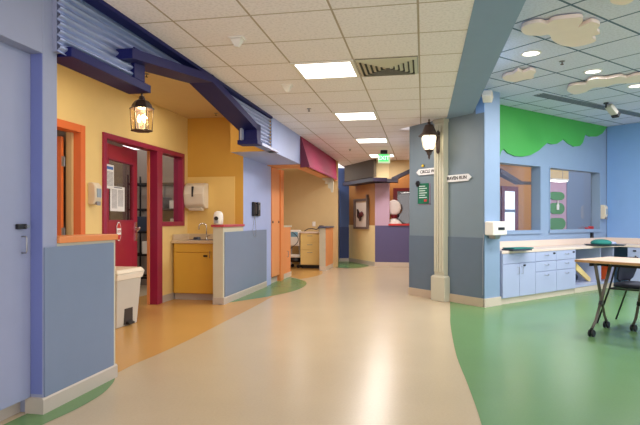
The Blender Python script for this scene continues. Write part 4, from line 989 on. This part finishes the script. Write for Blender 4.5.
tag(MB().lathe([(.08, 0), (.09, .015), (.07, .035), (.02, .045)], n=18).out('folded_cloth', 'cab_blue', None, smooth=True, loc=(tp.x+.13, tp.y+.05, tp.z)), 'small pale blue cloth on the dark tray beside the teal cushion', 'cloth')
sa, za = WW.sz(592.5, 237.5, .02)
t = thing('socket', 'black socket on the window wall just above the counter upstand', 'outlet', WW, sa, .0, CZ+.106)
rbox(-.05, .05, -.02, 0, 0, .1).out('socket_plate', 'black', t, bev=.003); rbox(-.035, -.01, -.035, -.02, .03, .1).out('plug', 'black', t)
s_, z_ = WW.sz(595, 228.5, -.05)
tag(MB().box(-.13, .1, -.03, .03, 0, .03).box(-.02, .08, -.04, .02, .03, .05).out('red_toy', 'redp', None, .006, loc=WW.pt(w2[1]-.2, -.08, zb_+.001), rz=WW.phi), 'small red object lying on the sill of the right window', 'toy')
sa, za = WW.sz(606.2-1.5, 219, .06)
soap(WW, min(sa, WL-.09), za, .11, .27, 'pale soap dispenser on the window wall beside the room corner')
# box on stub
x0, zA_ = SF.sz(493.3, 235.5, .14); x1, zB_ = SF.sz(507.2, 221.5, .14)
t = thing('towel_box', 'white wall-mounted box with a dark display at the end of the counter', 'dispenser', SF, x0, 0, zA_)
rbox(0, x1-x0, -.14, 0, 0, zB_-zA_).out('housing', 'white', t, bev=.012)
rbox((x1-x0)*.35, (x1-x0)*.8, -.144, -.14, (zB_-zA_)*.38, (zB_-zA_)*.58).out('display', 'black', t)
MB().frustum((x1-x0)*.35, -.08, -.05, 0, .05, .05, .07, .06).out('lower_nozzle', 'steel', t, bev=.006)
MB().tube([(-.04, -.012, .02), (-.06, -.01, -.3), (-.05, -.01, -.5), (-.055, -.01, -.82)], .004, 6).out('power_cord', 'steel', t)
# corner camera/speaker
pc = at(486.5, 97, 7.3)
t = thing('corner_speaker', 'small white box speaker angled out from the top of the blue corner', 'speaker', loc=(SF.o.x-.12, SF.o.y-.09, pc[2]), rz=SF.phi+.2)
MB().tube([(-.02, .1, .05), (-.03, .0, .04), (.02, -.09, .0)], .012).out('mount_arm', 'black', t)
b_ = rbox(-.07, .07, -.06, .06, -.05, .05).out('speaker_body', 'white', t, bev=.008); b_.location = (.04, -.12, 0); b_.rotation_euler = (.1, .55, .3)
b2 = rbox(-.055, .055, -.065, -.06, -.04, .04).out('grille', 'offw', t); b2.location = (.04, -.12, 0); b2.rotation_euler = (.1, .55, .3)
# ------------------------------------------------------------------ play wing ceiling fittings
for i, (px, py, lb) in enumerate(((531, 53, 'leftmost round downlight in the blue ceiling, below the big cloud'), (593, 71, 'middle round downlight, above the long cloud'), (636, 85.5, 'rightmost round downlight at the picture edge'))):
    q = C(px, py, ZR)
    t = thing('downlight', lb, 'ceiling light', loc=(q.x, q.y, ZR), group='round downlights')
    MB().lathe([(.105, 0), (.105, -.008), (.085, -.012), (.082, -.002)], n=28).out('trim_ring', 'white', t); MB().lathe([(.082, -.0), (.082, -.006)], n=28).out('lens', 'down', t)
def cloud(pts, label):
    z = ZR-.045; w3 = [C(px, py, z) for px, py in pts]
    c0_ = sum(w3, Vector((0, 0)))/len(w3)
    sm = smooth_poly([p-c0_ for p in w3]+[w3[0]-c0_], 4)[:-1]
    o = MB().slab(sm, 0, .035).out('cloud_panel', 'cloud', None, .004, loc=(c0_.x, c0_.y, z))
    return tag(o, label, 'ceiling decoration', 'cloud shaped ceiling panels')
cl1 = [(521, 31), (523, 27), (530, 24), (540, 22.5), (547, 24), (553, 20.5), (566, 18.5), (580, 17.5), (583, 21), (578, 27.5), (584, 25), (592, 22), (600, 25), (597, 30), (600, 34), (592, 37), (596, 41), (586, 45), (572, 47), (560, 45), (552, 40), (549, 35), (540, 36), (526, 35)]
cloud(cl1, 'largest cloud panel, warm white, upper middle of the blue ceiling')
cloud([(502, 78), (506, 75.5), (513, 74), (518, 70.5), (523, 72.5), (530, 70), (536, 71.5), (534, 75), (533, 78.5), (524, 80), (516, 82), (506, 81)], 'smallest cloud panel near the column corner')
cloud([(567, 91), (569, 87), (576, 85), (586, 84), (588, 80.5), (597, 78.5), (606, 79), (613, 77.5), (621, 76.5), (627, 78), (634, 75.8), (648, 74), (654, 78), (644, 82), (630, 83.5), (616, 84), (606, 87), (594, 88), (585, 92.5), (574, 94.5)], 'long narrow cloud panel reaching the right picture edge')
cloud([(609, -3), (616, -10), (636, -9), (634, 0), (627, 4.5), (619, 5.2), (611, 3)], 'cloud panel cut off by the top picture edge')
# linear diffuser
qa, qb = C(538, 94, ZR), C(650, 117, ZR)
dv = (qb-qa); L_ = dv.length; ang = math.atan2(dv.y, dv.x)
t = thing('slot_diffuser', 'long grey slotted linear air diffuser in the blue ceiling', 'air vent', loc=(qa.x, qa.y, ZR), rz=ang)
rbox(0, L_, -.09, .09, -.006, .002).out('backing', mat('diffuser grey', (160, 168, 176), .5), t)
f = MB()
for k in range(4): f.box(.01, L_-.01, -.075+.045*k, -.065+.045*k, -.014, -.005)
f.out('slot_bars', mat('dark slot grey', (96, 104, 116), .5), t)
q = C(606, 104, ZR-.02)
t = thing('ceiling_speaker', 'small black and white spotlight hanging under the slotted diffuser', 'spotlight', loc=(q.x, q.y, ZR), rz=.5)
MB().lathe([(.035, 0), (.035, -.02), (.012, -.025), (.012, -.08)], n=14).out('mount', 'black', t)
b_ = rbox(-.1, .09, -.055, .055, -.04, .03).out('housing', 'beige', t, bev=.01); b_.location = (.1, -.03, -.1); b_.rotation_euler = (0, .6, 0)
b_ = rbox(.09, .15, -.055, .055, -.045, .03).out('lens_hood', 'black', t, bev=.006); b_.location = (.1, -.03, -.1); b_.rotation_euler = (0, .6, 0)

# ------------------------------------------------------------------ table and chair
L0 = Vector((2.715, 5.75)); tph = math.radians(36.0); e1 = Vector((math.cos(tph), math.sin(tph))); e2 = Vector((math.sin(tph), -math.cos(tph)))
t = thing('folding_table', 'wood-topped rolling table with crossed metal legs on casters at the right edge', 'table', loc=(L0.x, L0.y, 0), rz=tph)
# local: x = e1, y = -e2 direction
TL = 1.6
rbox(0, .74, -TL, 0, .752, .782).out('tabletop', 'woodf', t, bev=.004)
rbox(-.003, .743, -TL, .003, .755, .778).out('edge_band', mat('tan edge band', (186, 140, 96), .5), t)
f = MB(); f.box(.12, .6, -.12, -.09, .71, .752); f.box(.34, .4, -TL+.1, -.1, .70, .745); f.out('under_frame', 'black', t)
def leg(t, a, b):
    a = Vector(a); b = Vector(b); m1 = a.lerp(b, .45)
    g = a + Vector((0, 0, .075))
    lg = MB().tube([b, m1, m1, a.lerp(b, .2)+Vector((0, 0, .01)), g], [.018, .017, .015, .015, .013], 10).out('leg', 'legm', t, smooth=True)
    d_ = (b-a).normalized(); MB().tube([m1-d_*.02, m1+d_*.02], .021, 10).out('leg_collar', 'black', lg)
    cs = MB(); cs.tube([g+Vector((0, 0, .02)), a+Vector((0, 0, .05))], .014, 8)
    for s_ in (-.018, .018): cs.lathe([(.032, -.009), (.038, -.004), (.038, .004), (.032, .009)], (a.x, a.y+s_, .038), n=16, axis='y')
    cs.out('caster', 'black', lg)
leg(t, (-.06, -.21, 0), (.36, -.2, .73)); leg(t, (.53, -.07, 0), (.15, -.14, .73))
leg(t, (.575, -.306-.03, 0), (.42, -.52, .71)); 
leg(t, (-.06, -TL+.15, 0), (.36, -TL+.16, .73)); 
# chair
cc = Vector((3.38, 6.36)) + e2*.32 + e1*.035
t = thing('stacking_chair', 'dark blue padded chair with black tube frame behind the rolling table', 'chair', loc=(cc.x, cc.y, 0), rz=tph)
for sx in (-1, 1):
    x = .225*sx
    MB().tube([(x, .34, 0), (x, .2, .42), (x*.98, .15, .62), (x*.95, .11, .78)], .011, 8).out('rear_leg', 'black', t, smooth=True)
    MB().tube([(x, -.25, 0), (x, -.2, .43), (x, .2, .42)], .011, 8).out('front_leg', 'black', t, smooth=True)
def pad(sz, sx_, sy_, th_): 
    return [[(sx_*k*math.copysign(abs(math.cos(a))**.5, math.cos(a)), sy_*k*math.copysign(abs(math.sin(a))**.5, math.sin(a)), sz+h) for a in [i*2*PI/28 for i in range(28)]] for k, h in ((.9, 0), (1, .012), (1, th_*.6), (.9, th_), (.5, th_+.006))]
MB().rings(pad(.435, .23, .2, .05)).out('seat', 'chairb', t, smooth=True)
f = MB()
R_ = []
for zz, hw, yy in ((.5, .12, .18), (.53, .19, .175), (.62, .225, .155), (.72, .22, .13), (.77, .19, .12)):
    R_.append([(hw*math.cos(i*2*PI/24), yy + .05*math.cos(i*2*PI/24)**2*-1 + .022*math.sin(i*2*PI/24), zz) for i in range(24)])
f.rings(R_); f.out('backrest', 'chairb', t, smooth=True)
MB().tube([(-.225, .2, .42), (.225, .2, .42)], .01, 8).out('cross_bar', 'black', t)
